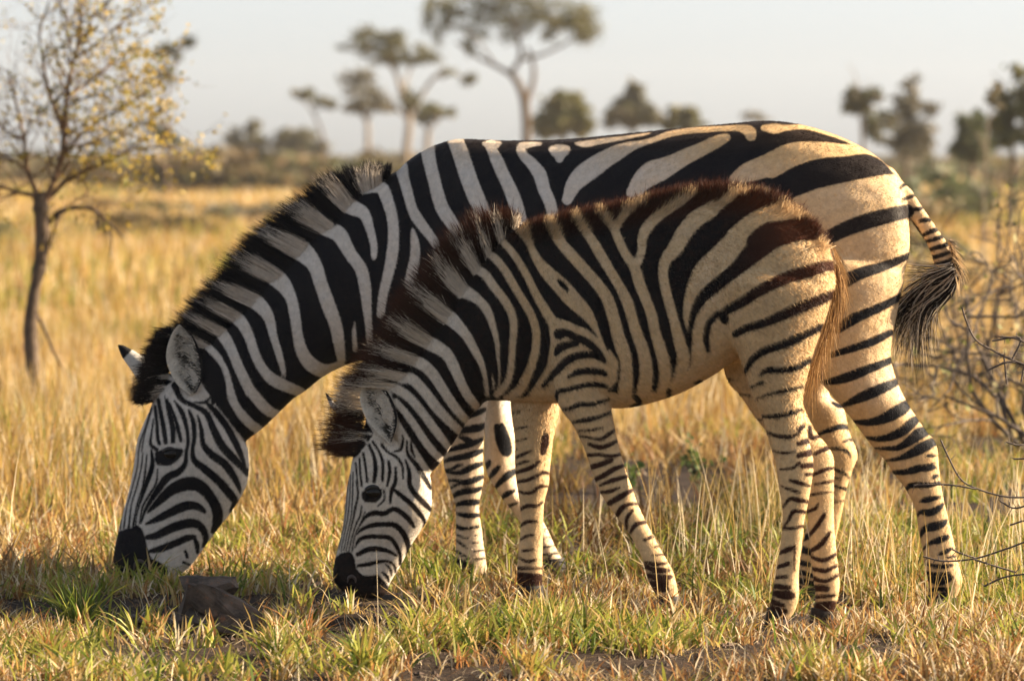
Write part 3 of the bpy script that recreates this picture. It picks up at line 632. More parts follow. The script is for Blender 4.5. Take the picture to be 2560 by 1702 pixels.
def loft(acc, sec, plane, egg=0., power=1., sub=5, ring=28):
    sec = cr(sec, sub)
    um = (sec[:, 0] + sec[:, 2]) / 2
    d = plane(um) + sec[:, 5]
    A = P(sec[:, 0], sec[:, 1], d); B = P(sec[:, 2], sec[:, 3], d)
    C = (A + B) / 2; H = (A - B) / 2
    ph = np.arange(ring) / ring * 2 * math.pi
    c, s = np.cos(ph), np.sin(ph)
    s2 = np.sign(s) * np.abs(s) ** power
    lat = s2 * (1 - egg * c)
    # widest just below the middle when egg > 0
    V = C[:, None] + H[:, None] * c[None, :, None] + np.array([0, 1., 0])[None, None] * (np.maximum(sec[:, 4], .004)[:, None] * lat[None])[..., None]
    n = len(sec)
    i = np.arange(n - 1)[:, None] * ring; j = np.arange(ring)[None]; j2 = (j + 1) % ring
    Q = np.stack([i + j, i + j2, i + ring + j2, i + ring + j], -1).reshape(-1, 4)
    acc.add(V.reshape(-1, 3), Q)
    # caps: fans of thin quads to the centre
    for k, flip in ((0, 0), (n - 1, 1)):
        cap = V[k]
        cen = C[k][None]
        VV = np.concatenate([cap, cen * .5 + cap * .5, np.repeat(cen, ring, 0)])
        jj = np.arange(ring); kk = (jj + 1) % ring
        q = np.concatenate([np.stack([jj, kk, ring + kk, ring + jj], -1), np.stack([ring + jj, ring + kk, 2 * ring + kk, 2 * ring + jj], -1)])
        acc.add(VV, q[:, ::-1] if not flip else q)
    return C, np.linalg.norm(H, axis=1), sec

def build_body(lofts, plane, voxel, smooth_it):
    acc = Acc(); info = {}
    for key, sec, egg, power in lofts:
        info[key] = loft(acc, sec, plane, egg, power)
    me = acc.mesh('loft_tmp')
    bm = bmesh.new(); bm.from_mesh(me)
    bmesh.ops.remove_doubles(bm, verts=bm.verts, dist=1e-5)
    bmesh.ops.recalc_face_normals(bm, faces=bm.faces)
    bm.to_mesh(me); bm.free()
    o = bpy.data.objects.new('loft_tmp', me); COL.objects.link(o)
    r = o.modifiers.new('r', 'REMESH'); r.mode = 'VOXEL'; r.voxel_size = voxel; r.use_smooth_shade = True
    s = o.modifiers.new('s', 'SMOOTH'); s.factor = .5; s.iterations = smooth_it
    dg = bpy.context.evaluated_depsgraph_get()
    out = bpy.data.meshes.new_from_object(o.evaluated_get(dg))
    bpy.data.objects.remove(o); bpy.data.meshes.remove(me)
    out.materials.clear()
    return out, info

def refine(me, test):
    """split the faces of the near side of the head once, so that its thin lines stay crisp"""
    bm = bmesh.new(); bm.from_mesh(me)
    co = np.array([v.co[:] for v in bm.verts])
    m = test(co)
    bm.verts.ensure_lookup_table()
    es = [e for e in bm.edges if m[e.verts[0].index] and m[e.verts[1].index]]
    bmesh.ops.subdivide_edges(bm, edges=es, cuts=1, use_grid_fill=True)
    bm.to_mesh(me); bm.free()
    me.polygons.foreach_set('use_smooth', np.ones(len(me.polygons), bool))

def get_co(me):
    a = np.empty(len(me.vertices) * 3, np.float32); me.vertices.foreach_get('co', a); return a.reshape(-1, 3).astype(float)
def get_no(me):
    a = np.empty(len(me.vertices) * 3, np.float32); me.vertex_normals.foreach_get('vector', a); return a.reshape(-1, 3).astype(float)

def near_axis(X, info, k=1.5):
    C, R, _ = info
    best = np.full(len(X), 9.)
    for c, r in zip(C[::2], R[::2]):
        best = np.minimum(best, np.linalg.norm(X - c, axis=1) / max(r, .02))
    return best < k

class Zebra:
    def __init__(z, name, label, plane, lofts, ops, start, far, tanf, redf, mats, base, headbox, voxel, smooth_it, bias=None):
        z.plane, z.ops, z.start, z.tanf, z.redf = plane, ops, start, tanf, redf
        z.mat, z.hairmat = mats
        z.root = bpy.data.objects.new(name, None); COL.objects.link(z.root)
        z.root.empty_display_size = .2
        z.loc = np.array(base); z.root.location = base
        tag(z.root, label, 'zebra', 'zebras grazing')
        me, z.info = build_body(lofts, plane, voxel, smooth_it)
        if headbox is not None:
            def test(co):
                u, v = proj(co)
                return (u > headbox[0]) & (u < headbox[2]) & (v > headbox[1]) & (v < headbox[3]) & (co[:, 1] < plane(u) + .02)
            refine(me, test)
        X = get_co(me); u, v = proj(X)
        UV = np.stack([u, v], -1)
        sd = eval_stripes(UV, ops, start)
        lat = X[:, 1] - plane(u)
        z.far = far
        if bias is not None: sd = sd + bias(u, v)
        for key, fops in far:
            m = near_axis(X, z.info[key]) & (lat > .015)
            if m.any(): sd[m] = eval_stripes(UV[m], fops, 25.)
        z.X, z.N, z.sd, z.u, z.v = X, get_no(me), sd, u, v
        z.tan, z.red = tanf(u, v), redf(u, v)
        attr(me, 'sd', sd); attr(me, 'tan', z.tan); attr(me, 'red', z.red)
        me.transform(__import__('mathutils').Matrix.Translation(-Vector(base)))
        z.body = link('body', me, z.mat, z.root)
        z.me = me
        tris = np.empty(len(me.loops), np.int32); me.loops.foreach_get('vertex_index', tris)
        ls = np.empty(len(me.polygons), np.int32); me.polygons.foreach_get('loop_start', ls)
        lt = np.empty(len(me.polygons), np.int32); me.polygons.foreach_get('loop_total', lt)
        q = ls[lt == 4]
        z.quads = np.stack([tris[q + i] for i in range(4)], -1)
        z.bvh = BVHTree.FromPolygons([tuple(p) for p in X], z.quads.tolist())

    def hit(z, u, v, dflt=None):
        d = P(u, v, 10.) - np.array([0, 0, CAM_H])
        h = z.bvh.ray_cast(Vector((0, 0, CAM_H)), Vector(d).normalized())
        if h[0] is None: return None, None
        return np.array(h[0]), np.array(h[1])

    def add(z, name, me, mat, parent=None, label=None):
        me.transform(__import__('mathutils').Matrix.Translation(-Vector(z.loc)))
        o = link(name, me, mat, parent or z.root)
        if label: o['label'] = label
        return o

    def fur(z, n, length, lift, width, flow, extra=None):
        q = z.quads
        a, b, c, d = (z.X[q[:, i]] for i in range(4))
        area = np.linalg.norm(np.cross(c - a, d - b), axis=1) * .5
        cen = (a + b + c + d) / 4
        nn = norm(np.cross(c - a, d - b))
        view = norm(np.array([0, 0, CAM_H]) - cen)
        fac = (nn * view).sum(1)
        wgt = area * np.where(fac > -.25, 1., .12)
        if extra is not None: wgt = wgt * extra(*proj(cen))
        idx = rng.choice(len(q), n, p=wgt / wgt.sum())
        r1, r2 = rng.random(n), rng.random(n)
        w4 = np.stack([(1 - r1) * (1 - r2), r1 * (1 - r2), r1 * r2, (1 - r1) * r2], -1)
        qi = q[idx]
        def lerp(arr):
            x = arr[qi]
            return (x * (w4[..., None] if x.ndim == 3 else w4)).sum(1)
        p, nr = lerp(z.X), norm(lerp(z.N))
        sd, tn, rd = lerp(z.sd), lerp(z.tan), lerp(z.red)
        u, v = proj(p)
        fl = flow(u, v) + rng.normal(0, .22, (n, 3))
        fl = norm(fl - nr * (fl * nr).sum(1, keepdims=True))
        L = length(u, v) * rng.uniform(.55, 1.15, n)
        al = lift(u, v) * rng.uniform(.4, 1.5, n)
        dr = fl * np.cos(al)[:, None] + nr * np.sin(al)[:, None]
        side = norm(np.cross(nr, dr)); bn = np.cross(dr, side)
        roll = rng.normal(0, .5, n)[:, None]
        side = (side * np.cos(roll) + bn * np.sin(roll)) * (width * rng.uniform(.7, 1.3, n))[:, None] * .5
        vary = rng.normal(0, .14, n) + .22 * (fbm(u * .11, v * .11, 5) - .5)
        base = p - nr * .0006
        V = np.stack([base - side, base + side, p + dr * L[:, None]], 1).reshape(-1, 3)
        T = np.arange(3 * n).reshape(-1, 3)
        me = np_mesh('coat_hair', V, T, True)
        # the short hair keeps the shading of the skin it lies on
        attr(me, 'sd', np.repeat(sd, 3)); attr(me, 'tan', np.repeat(np.clip(tn + rng.normal(0, .12, n), 0, 1), 3)); attr(me, 'red', np.repeat(rd, 3)); attr(me, 'vary', np.repeat(vary, 3))
        return z.add('coat_hair', me, z.hairmat, z.body)

    def strands(z, name, rowdata, n, width, tip_from, spread, kin=.5, kout=(.8, 1.06), jit=9, curl=.0, K=5, tancol=None, tip_tan=None, redv=0., parent=None):
        """hair rooted between the root line and the crest; rowdata = [(root u, v, tip u, v)]"""
        R = cr(np.array(rowdata, float), 6)
        seg = np.concatenate([[0], np.cumsum(np.hypot(np.diff(R[:, 0]), np.diff(R[:, 1])))])
        s = np.sort(rng.random(n)) * seg[-1]
        row = np.stack([np.interp(s, seg, R[:, i]) for i in range(4)], -1)
        clump = (vnoise(s / 7., s * 0, 11) - .5)
        k = rng.random(n) ** 1.2 * kin
        ru, rv = row[:, 0] + k * (row[:, 2] - row[:, 0]), row[:, 1] + k * (row[:, 3] - row[:, 1])
        ru += rng.normal(0, 2, n); rv += rng.normal(0, 2, n)
        kk = rng.uniform(*kout, n) * (1 + .18 * clump) * (1 - .3 * rng.random(n) ** 2)
        tu = row[:, 0] + kk * (row[:, 2] - row[:, 0]) + rng.normal(0, jit, n) + clump * 14
        tv = row[:, 1] + kk * (row[:, 3] - row[:, 1]) + rng.normal(0, jit, n)
        pts = np.zeros((n, K, 3))
        t = np.linspace(0, 1, K)
        for i in range(n):
            h, nr = z.hit(ru[i], rv[i])
            dm = float(z.plane(ru[i]))
            if h is None:
                d0 = dm + rng.normal(0, .012); h = P(ru[i], rv[i], d0)
            d0 = h[1]
            d1 = dm + rng.normal(0, spread) + (d0 - dm) * .55
            bow = 4 * t * (1 - t) * .25
            dd = d0 + (d1 - d0) * t - .004 - .012 * bow
            uu = ru[i] + (tu[i] - ru[i]) * t; vv = rv[i] + (tv[i] - rv[i]) * t + curl * t * t
            pts[i] = P(uu, vv, dd)
        root_sd = eval_stripes(np.stack([row[:, 0] + .06 * (row[:, 2] - row[:, 0]), row[:, 1] + .06 * (row[:, 3] - row[:, 1])], -1), z.ops, z.start)
        f = np.clip((t[None] - tip_from - rng.normal(0, .08, (n, 1))) / .15, 0, 1)
        sdv = root_sd[:, None] * (1 - f) + f * (-12.)
        side = norm(np.cross(pts[:, -1] - pts[:, 0], np.array([0, 1., 0]) + rng.normal(0, .5, (n, 3))))
        wd = width * rng.uniform(.6, 1.3, (n, 1)) * np.array([1, .9, .7, .4, .06])[None, :K]
        V, Q = ribbons(pts, wd, side)
        me = np_mesh(name, V, Q)
        attr(me, 'sd', np.repeat(sdv.ravel(), 2))
        attr(me, 'tan', np.full(len(V), .25 if tancol is None else tancol))
        attr(me, 'red', np.repeat(np.broadcast_to(redv * t[None], (n, K)).ravel(), 2))
        return z.add(name, me, z.hairmat, parent)

    def guides(z, name, fr, gs, n, width, jit, depth, dark, tan=.6, red=0., K=8, parent=None, dspread=.02, mat=None, part=None):
        G = []
        for g in gs:
            c = cr(cv(fr, np.array(g, float).reshape(-1, 2)), 6)
            L = np.concatenate([[0], np.cumsum(np.hypot(*np.diff(c, axis=0).T))])
            tt = np.linspace(0, L[-1], K)
            G.append(np.stack([np.interp(tt, L, c[:, 0]), np.interp(tt, L, c[:, 1])], -1))
        G = np.array(G)
        i = rng.integers(0, len(G), n); j = np.clip(i + rng.integers(-1, 2, n), 0, len(G) - 1)
        w = rng.random(n)[:, None, None] * .8
        c = G[i] * (1 - w) + G[j] * w
        t = np.linspace(0, 1, K)
        if part:
            t0 = rng.uniform(0, part[0], n); t1 = np.minimum(t0 + rng.uniform(part[1], part[2], n), 1.08)
            tq = (t0[:, None] + (t1 - t0)[:, None] * np.linspace(0, 1, K)[None]) * (K - 1)
            i0 = np.clip(tq.astype(int), 0, K - 2); fr_ = (tq - i0)[..., None]
            c = np.take_along_axis(c, i0[..., None].repeat(2, -1), 1) * (1 - fr_) + np.take_along_axis(c, (i0 + 1)[..., None].repeat(2, -1), 1) * fr_
            c[..., 0] += (np.linspace(0, 1, K) ** 1.5)[None] * rng.uniform(-6, 26, (n, 1))
        else:
            c = c[:, :1] + (c - c[:, :1]) * rng.uniform(.6, 1.08, n)[:, None, None]
        off = rng.normal(0, 1, (n, 1, 2)) * (.35 + t[None, :, None]) * jit + np.cumsum(rng.normal(0, jit * .12, (n, K, 2)), 1)
        c = c + off
        dd = z.plane(c[..., 0]) + depth + rng.normal(0, dspread, (n, 1)) * (.4 + t[None])
        pts = P(c[..., 0], c[..., 1], dd)
        side = norm(np.cross(pts[:, -1] - pts[:, 0], np.array([0, 1., 0]) + rng.normal(0, .6, (n, 3))))
        wd = width * rng.uniform(.6, 1.3, (n, 1)) * np.linspace(1, .25, K)[None]
        V, Q = ribbons(pts, wd, side)
        me = np_mesh(name, V, Q)
        dk = np.where(rng.random(n) < dark, -14., 14.)
        attr(me, 'sd', np.repeat(dk, 2 * K)); attr(me, 'tan', np.repeat(np.clip(tan + rng.normal(0, .15, n), 0, 1), 2 * K)); attr(me, 'red', np.full(len(V), red))
        return z.add(name, me, mat or z.hairmat, parent)

    def hoof(z, ring_top, ring_bot, lo):
        """ring = (u0, v0, u1, v1, half width)"""
        acc = Acc()
        t0, t1 = np.array(ring_top, float), np.array(ring_bot, float)
        sec = np.stack([np.concatenate([t0 * (1 - t) + t1 * t, [lo]]) for t in (0, .15, .5, .85, 1)])
        sec[0, 4] *= .9
        loft(acc, sec, z.plane, 0, 1, 3, 20)
        me = acc.mesh('hoof')
        return z.add('hoof', me, M_HOOF)

    def eye(z, fr, x, y, r, sink):
        u, v = cv(fr, [(x, y)])[0]
        h, nr = z.hit(u, v)
        c = h - nr * sink
        bm = bmesh.new(); bmesh.ops.create_uvsphere(bm, u_segments=24, v_segments=16, radius=r)
        for p in bm.verts: p.co = Vector((p.co.x * 1.25, p.co.y, p.co.z * .9))
        me = bpy.data.meshes.new('eye'); bm.to_mesh(me); bm.free()
        for f in me.polygons: f.use_smooth = True
        me.transform(__import__('mathutils').Matrix.Translation(Vector(c)))
        e = z.add('eye', me, M_EYE)
        # upper lid: a short fold of skin over the ball
        acc = Acc()
        th = np.linspace(-1.05, 1.05, 9)
        arc = np.stack([np.sin(th) * r * 1.5, 0 * th - r * .42, np.cos(th) * r * .95 - .1 * r], -1) + c
        acc.tube(arc, .0055 * np.cos(th * .9) + .001, 8)
        z.add('eyelid', acc.mesh('eyelid'), M_LID)
        return e

    def nostril(z, fr, pts, r):
        uv = cr(cv(fr, np.array(pts, float).reshape(-1, 2)), 5)
        X = []
        for u, v in uv:
            h, nr = z.hit(u, v)
            if h is not None: X.append(h + nr * r * .2)
        acc = Acc(); X = np.array(X)
        acc.tube(X, r * np.sin(np.linspace(.25, math.pi - .25, len(X))), 8)
        z.add('nostril', acc.mesh('nostril'), M_NOSE)

    def ear(z, fr, left, right, lo, cup, inner, parent=None, far=False):
        L = cr(cv(fr, np.array(left, float).reshape(-1, 2)), 5); Rr = cr(cv(fr, np.array(right, float).reshape(-1, 2)), 5)
        n = min(len(L), len(Rr)); m = 13
        ti = np.linspace(0, 1, n)
        L = np.stack([np.interp(ti, np.linspace(0, 1, len(L)), L[:, i]) for i in (0, 1)], -1)
        Rr = np.stack([np.interp(ti, np.linspace(0, 1, len(Rr)), Rr[:, i]) for i in (0, 1)], -1)
        t = np.linspace(0, 1, m)
        uv = L[:, None] * (1 - t)[None, :, None] + Rr[:, None] * t[None, :, None]
        wpx = np.linalg.norm(Rr - L, axis=1)
        prof = (1 - (2 * t - 1) ** 2)[None] * (wpx / 852. * cup)[:, None]
        d = z.plane(uv[..., 0]) + lo
        front = P(uv[..., 0], uv[..., 1], d + prof)
        back = P(uv[..., 0], uv[..., 1], d + prof * 1.12 + .007)
        V = np.concatenate([front.reshape(-1, 3), back.reshape(-1, 3)])
        i = np.arange(n - 1)[:, None] * m + np.arange(m - 1)[None]
        q = np.stack([i, i + 1, i + m + 1, i + m], -1).reshape(-1, 4)
        o = n * m
        e1 = np.arange(n - 1) * m; e2 = e1 + m - 1
        k0 = np.arange(m - 1); k1 = (n - 1) * m + k0
        edge = np.concatenate([np.stack([e1, e1 + m, e1 + m + o, e1 + o], -1), np.stack([e2, e2 + o, e2 + m + o, e2 + m], -1),
                               np.stack([k0, k0 + o, k0 + 1 + o, k0 + 1], -1), np.stack([k1, k1 + 1, k1 + 1 + o, k1 + o], -1)])
        me = np_mesh('ear', V, np.concatenate([q, q[:, ::-1] + o, edge]))
        tt = np.broadcast_to(t[None], (n, m)); ss = np.broadcast_to(ti[:, None], (n, m))
        if far:
            colf = np.where(ss[..., None] > .52, np.array(M_DARK), np.array(M_PALE)).reshape(-1, 3)
            colb = colf
        else:
            rim = np.clip((tt - .80) / .07, 0, 1)[..., None]
            nz = fbm(tt * 5, ss * 7, 4)[..., None]
            core = np.clip(1.25 - np.abs(tt - .52) * 2.6, 0, 1)[..., None] * np.clip(1.4 - ss * 1.2, 0, 1)[..., None] * np.clip((nz - .36) * 6, 0, 1)
            pale_ = np.clip(1.25 - tt * .55, .6, 1.25)[..., None]
            colf = (np.array(inner) * pale_ * (1 - core * .95))
            colf = (colf * (1 - rim) + np.array(M_DARK) * rim).reshape(-1, 3)
            colb = np.where((ss[..., None] > .6) | ((ss[..., None] > .2) & (ss[..., None] < .4)), np.array(M_DARK), np.array(M_PALE)).reshape(-1, 3)
        cattr(me, 'Col', np.concatenate([colf, colb]))
        eo = z.add('ear', me, M_EAR)
        if not far:
            # tufts of hair inside the ear
            nh = 420
            a = rng.random(nh) * .75 + .06; b = rng.random(nh)
            fi = a * (n - 1); i0 = fi.astype(int); bj = (b * (m - 1)).astype(int)
            root = front[i0, bj]
            u0, v0 = proj(root)
            left_side = b < .5
            dirx = np.where(left_side, 1, -1) * rng.uniform(.2, 1, nh)
            ln = rng.uniform(8, 26, nh) * (wpx[i0] / 85.)
            K = 4; tk = np.linspace(0, 1, K)
            uu = u0[:, None] + (dirx * ln)[:, None] * tk[None]; vv = v0[:, None] - (ln * rng.uniform(-.3, .8, nh))[:, None] * tk[None]
            dd = root[:, 1][:, None] - .004 - .010 * np.sin(tk * 2.6)[None]
            pts = P(uu, vv, dd)
            side = norm(np.cross(pts[:, -1] - pts[:, 0], np.array([0, 1., 0]) + rng.normal(0, .3, (nh, 3))))
            V2, Q2 = ribbons(pts, .0016 * np.array([1, 1, .7, .15])[None] * np.ones((nh, 1)), side)
            hm = np_mesh('ear_hair', V2, Q2)
            mid_ = (np.abs(b - .48) < .2) & (fbm(b * 5, a * 7, 4) > .45)
            cc = np.where(mid_[:, None], np.array([.02, .018, .016]), np.array([.58, .53, .45]))
            cattr(hm, 'Col', np.repeat(cc, 2 * K, 0))
            z.add('ear_hair', hm, M_EAR, eo)
        return eo

M_DARK, M_PALE = (.012, .011, .012), (.60, .57, .52)
M_HOOF = simple_material('hoof_horn', (.014, .011, .010), .6, .2, .4, 60, .003)
M_EYE = simple_material('eye_gloss', (.005, .004, .003), .10, .22, .1, 20)
M_LID = simple_material('eyelid_skin', (.012, .010, .010), .5, .4, .2, 80)
M_TAILHAIR = coat_material('foal_tail_hair', (.40, .26, .12), (.33, .19, .075), (.03, .014, .008), (.07, .028, .012), 3.0, True)
M_NOSE = simple_material('nostril_skin', (.06, .045, .04), .45, .4, .3, 60)
M_EAR = simple_material('ear_hair', (1, 1, 1), .7, .2, .15, 120, 0, .15, 'Col')
MAT_MARE = coat_material('mare_coat', (.55, .52, .48), (.54, .365, .185), (.006, .0065, .009), (.022, .015, .011), 2.1, False)
MAT_MARE_H = coat_material('mare_hair', (.57, .53, .48), (.56, .375, .185), (.006, .0065, .009), (.026, .016, .011), 2.1, True)
MAT_FOAL = coat_material('foal_coat', (.58, .54, .48), (.57, .405, .22), (.0065, .006, .0065), (.050, .0165, .008), 2.2, False)
MAT_FOAL_H = coat_material('foal_hair', (.60, .55, .48), (.59, .41, .215), (.0065, .006, .0065), (.062, .020, .009), 2.2, True)

def smooth(a, b, x): 
    t = np.clip((x - a) / (b - a), 0, 1); return t * t * (3 - 2 * t)

# ---- mare
mare_plane = lambda u: np.minimum(14.3 - .0005 * (np.asarray(u, float) - 1200), 14.35)
mare_lofts = [
 ('torso', rows('N', [
  985,440, 1040,930, .10,0,  1015,405, 1075,960, .15,0,  1060,375, 1115,975, .19,0,  1100,358, 1170,985, .21,0,  1151,347, 1230,978, .23,0,
  1258,351, 1310,955, .26,0,  1400,349, 1430,935, .29,0,  1553,335, 1560,925, .31,0,  1706,320, 1700,915, .315,0,  1834,308, 1820,895, .30,0,
  1910,302, 1895,890, .285,0,  1980,307, 1960,890, .275,0,  2060,327, 2030,880, .26,0,  2130,355, 2105,850, .235,0,  2190,390, 2170,800, .20,0,
  2232,430, 2225,740, .16,0,  2255,480, 2255,690, .12,0,  2268,540, 2270,640, .07,0]), .14, .9),
 ('neck', rows('N', [
  414,900, 600,1110, .075,0,  446,854, 655,1072, .085,0,  496,812, 731,999, .09,0,  549,763, 764,977, .095,0,  607,705, 806,943, .105,0,
  668,648, 860,915, .115,0,  737,587, 910,900, .13,0,  806,533, 955,900, .14,0,  874,483, 1000,905, .15,0,  940,450, 1045,920, .16,0,
  1000,425, 1090,940, .17,0]), .22, .95),
 ('head', rows('A1', [
  470,330, 760,470, .055,0,  425,430, 850,600, .085,0,  402,520, 930,740, .10,0,  357,620, 945,830, .105,0,  320,720, 945,900, .105,0,
  305,830, 925,990, .098,0,  285,950, 860,1100, .085,0,  257,1060, 795,1185, .072,0,  227,1170, 730,1270, .062,0,  205,1260, 680,1340, .058,0,
  190,1340, 630,1410, .058,0,  188,1410, 590,1450, .056,0,  200,1475, 520,1495, .048,0,  240,1520, 440,1525, .025,0]), .05, .85),
 ('near_hind', rows('N', [
  1980,570, 2250,610, .05,-.09,  1950,640, 2262,680, .12,-.145,  1960,760, 2245,771, .12,-.15,  1985,860, 2232,838, .11,-.15,  2015,920, 2228,896, .10,-.145,
  2055,960, 2240,945, .09,-.14,  2103,1014, 2263,997, .075,-.135,  2133,1053, 2290,1040, .062,-.13,  2185,1121, 2316,1077, .048,-.125,
  2214,1153, 2337,1101, .043,-.12,  2233,1184, 2345,1127, .041,-.12,  2264,1223, 2349,1180, .037,-.12,  2287,1270, 2358,1240, .032,-.12,
  2292,1305, 2370,1290, .028,-.12,  2300,1348, 2382,1338, .027,-.12,  2307,1383, 2391,1383, .028,-.12,  2311,1413, 2402,1426, .032,-.12,
  2320,1457, 2407,1455, .034,-.12,  2322,1495, 2390,1495, .032,-.12,  2326,1512, 2384,1517, .030,-.12]), 0, .95),
 ('far_hind', rows('N', [
  1900,760, 2150,800, .11,.13,  1950,880, 2120,900, .10,.14,  1990,980, 2071,978, .07,.14,  2005,1020, 2109,1020, .062,.135,  2025,1072, 2121,1072, .05,.13,
  2050,1120, 2144,1134, .043,.125,  2055,1160, 2133,1171, .041,.12,  2045,1218, 2118,1218, .035,.12,  2030,1266, 2109,1266, .03,.12,  2018,1308, 2100,1308, .028,.12,
  2008,1350, 2090,1350, .028,.12,  2000,1400, 2078,1400, .03,.12,  1996,1450, 2070,1445, .034,.12,  1994,1485, 2058,1485, .032,.12]), 0, .95),
 ('near_front', rows('A7', [
  40,-700, 420,-560, .09,-.10,  30,-450, 440,-400, .10,-.14,  10,-150, 450,-150, .10,-.15,  20,50, 440,60, .085,-.145,  30,200, 410,200, .075,-.14,  55,400, 392,400, .062,-.13,
  85,580, 385,580, .055,-.125,  95,650, 390,650, .053,-.12,  120,720, 390,720, .05,-.12,  135,780, 380,780, .047,-.12,  160,850, 365,850, .04,-.12,  176,900, 357,900, .036,-.12,
  178,980, 358,980, .031,-.12,  178,1080, 375,1080, .029,-.12,  178,1200, 390,1200, .029,-.12,  175,1300, 405,1300, .032,-.12,  155,1380, 415,1380, .036,-.12,
  138,1440, 420,1440, .035,-.12,  130,1480, 415,1480, .034,-.12]), 0, .95),
 ('far_front', rows('A7', [
  300,-300, 620,-300, .09,.13,  360,0, 600,0, .085,.14,  380,100, 588,100, .075,.14,  395,250, 602,250, .068,.135,  395,400, 628,400, .06,.13,  395,560, 628,560, .054,.125,  410,650, 632,650, .05,.12,
  435,720, 640,715, .047,.12,  485,790, 655,780, .043,.12,  530,860, 690,845, .038,.12,  585,930, 735,905, .034,.12,  635,1000, 785,970, .031,.12,  680,1060, 838,1030, .029,.12,
  735,1130, 880,1110, .028,.12,  790,1230, 930,1225, .030,.12,  815,1310, 970,1295, .034,.12,  825,1360, 1000,1350, .033,.12]), 0, .95),
 ('tail', rows('A5', [
  700,300, 760,420, .03,0,  745,315, 785,420, .026,0,  800,390, 790,470, .02,0,  845,430, 800,510, .018,0,  890,500, 822,570, .018,0,  945,580, 865,645, .018,0,  1000,660, 915,715, .018,0,
  1050,730, 950,780, .018,0,  1085,800, 968,840, .018,0,  1095,870, 985,890, .017,0,  1080,920, 1000,925, .012,0]), 0, 1.)]
mare_base = (0.05, 13.98, 0.0)
mare = Zebra('zebra', 'large adult zebra grazing behind the fluffy foal, striped tail hanging at its rump', mare_plane, mare_lofts, MARE, -25.,
  [('far_hind', MARE_FAR_HIND), ('far_front', MARE_FAR_FRONT)],
  lambda u, v: np.clip(.12 + .75 * smooth(1300, 2050, u) * (1 - .35 * smooth(850, 1200, v)) + .5 * smooth(980, 1120, v) * smooth(1000, 1080, u) + .35 * smooth(450, 340, v) * smooth(900, 1200, u), 0, 1),
  lambda u, v: np.clip(.8 * smooth(400, 335, v) + .5 * smooth(1900, 2150, u) * smooth(800, 500, v), 0, 1),  # brown highlights of sunlit back and rump put into the dark hair colour
  (MAT_MARE, MAT_MARE_H), mare_base, (270, 930, 640, 1480), .0074, 6)

def mare_flow(u, v):
    head = (smooth(760, 600, u) * smooth(900, 1000, v))[:, None]
    leg = smooth(930, 1010, v)[:, None] * (1 - head)
    t = np.array([.75, 0, -.65]); l = np.array([.1, 0, -1.]); h = np.array([.25, 0, .9])
    return (t * (1 - leg) * (1 - head) + l * leg + h * head)
mare.fur(130000, lambda u, v: .009 + 0 * u, lambda u, v: .22 + 0 * u, .0017, mare_flow)
mare.strands('mane', np.concatenate([cv('A2', [(a, b)])[0].tolist() + cv('A2', [(c, d)])[0].tolist() for a, b, c, d in (
  (1480,185,1520,70), (1450,195,1480,60), (1400,230,1390,55), (1330,270,1250,70), (1250,340,1060,115), (1140,480,860,265), (1040,540,720,365), (930,650,590,475), (800,800,470,595),
  (720,850,400,690), (640,960,300,810), (500,1090,190,920), (400,1190,110,1030), (300,1270,20,1140), (230,1270,-60,1190))]).reshape(-1, 4).tolist(),
  12000, .0020, .66, .022, kout=(.78, 1.04), jit=4)
mare.strands('forelock', np.concatenate([cv('A1', [(a, b)])[0].tolist() + cv('A1', [(c, d)])[0].tolist() for a, b, c, d in (
  (600,100,430,90), (540,170,380,170), (510,260,335,260), (500,340,305,370), (470,420,285,440), (430,475,283,490), (405,500,320,512))]).reshape(-1, 4).tolist(),
  3400, .0022, .25, .035, kin=.6, kout=(.75, 1.15), jit=7, redv=.4)
mare.guides('tail_tuft', 'A5', [
  (1080,860, 1000,890, 900,900, 830,900), (1080,880, 980,930, 870,980, 790,1060, 720,1140, 660,1220, 640,1320), (1090,900, 1000,980, 900,1060, 800,1140, 720,1180, 690,1300, 650,1420),
  (1090,920, 1030,1010, 930,1080, 850,1140, 780,1240, 800,1330), (1090,930, 1040,1030, 950,1110, 880,1200, 850,1300, 820,1400), (1100,930, 1060,1020, 980,1090, 900,1160, 870,1280, 890,1450, 900,1530),
  (1080,900, 1010,960, 900,1000, 840,1050, 800,1150, 760,1260)], 760, .0024, 10, -.02, .8, .2, .2)
mare.guides('tail_fringe', 'A5', [(1060,720, 1075,735, 1090,760), (1070,780, 1095,800, 1115,840), (1080,830, 1110,860, 1130,910), (1080,860, 1115,910, 1125,960), (1070,890, 1100,960, 1100,1040), (1040,860, 1010,870, 980,865)],
  700, .0022, 5, 0, .45, .9, 1., 4, None, .02)
for top, bot, lo in (((2320,1486, 2392,1490, .034), (2312,1543, 2392,1543, .042), -.12), ((1992,1462, 2062,1462, .034), (1984,1514, 2062,1514, .042), .12),
                     ((1124,1428, 1220,1430, .038), (1112,1469, 1226,1469, .044), -.12), ((1350,1396, 1412,1393, .034), (1345,1433, 1418,1432, .042), .12)):
    mare.hoof(top, bot, lo)
mare.eye('A1', 505, 795, .019, .010)
mare.ear('A1', (620,465, 540,400, 488,290, 487,200, 520,110, 552,72), (650,450, 688,370, 690,290, 665,200, 625,125, 565,72), -.085, .30, (.56, .52, .45))
mare.ear('A1', (330,390, 290,330, 262,290, 235,250, 215,200, 213,184), (400,260, 350,245, 320,228, 280,205, 245,187, 216,182), .07, -.2, (.46, .42, .36), far=True)

mare.nostril('A1', (300,1450, 312,1405, 340,1392, 366,1415, 372,1450), .006)
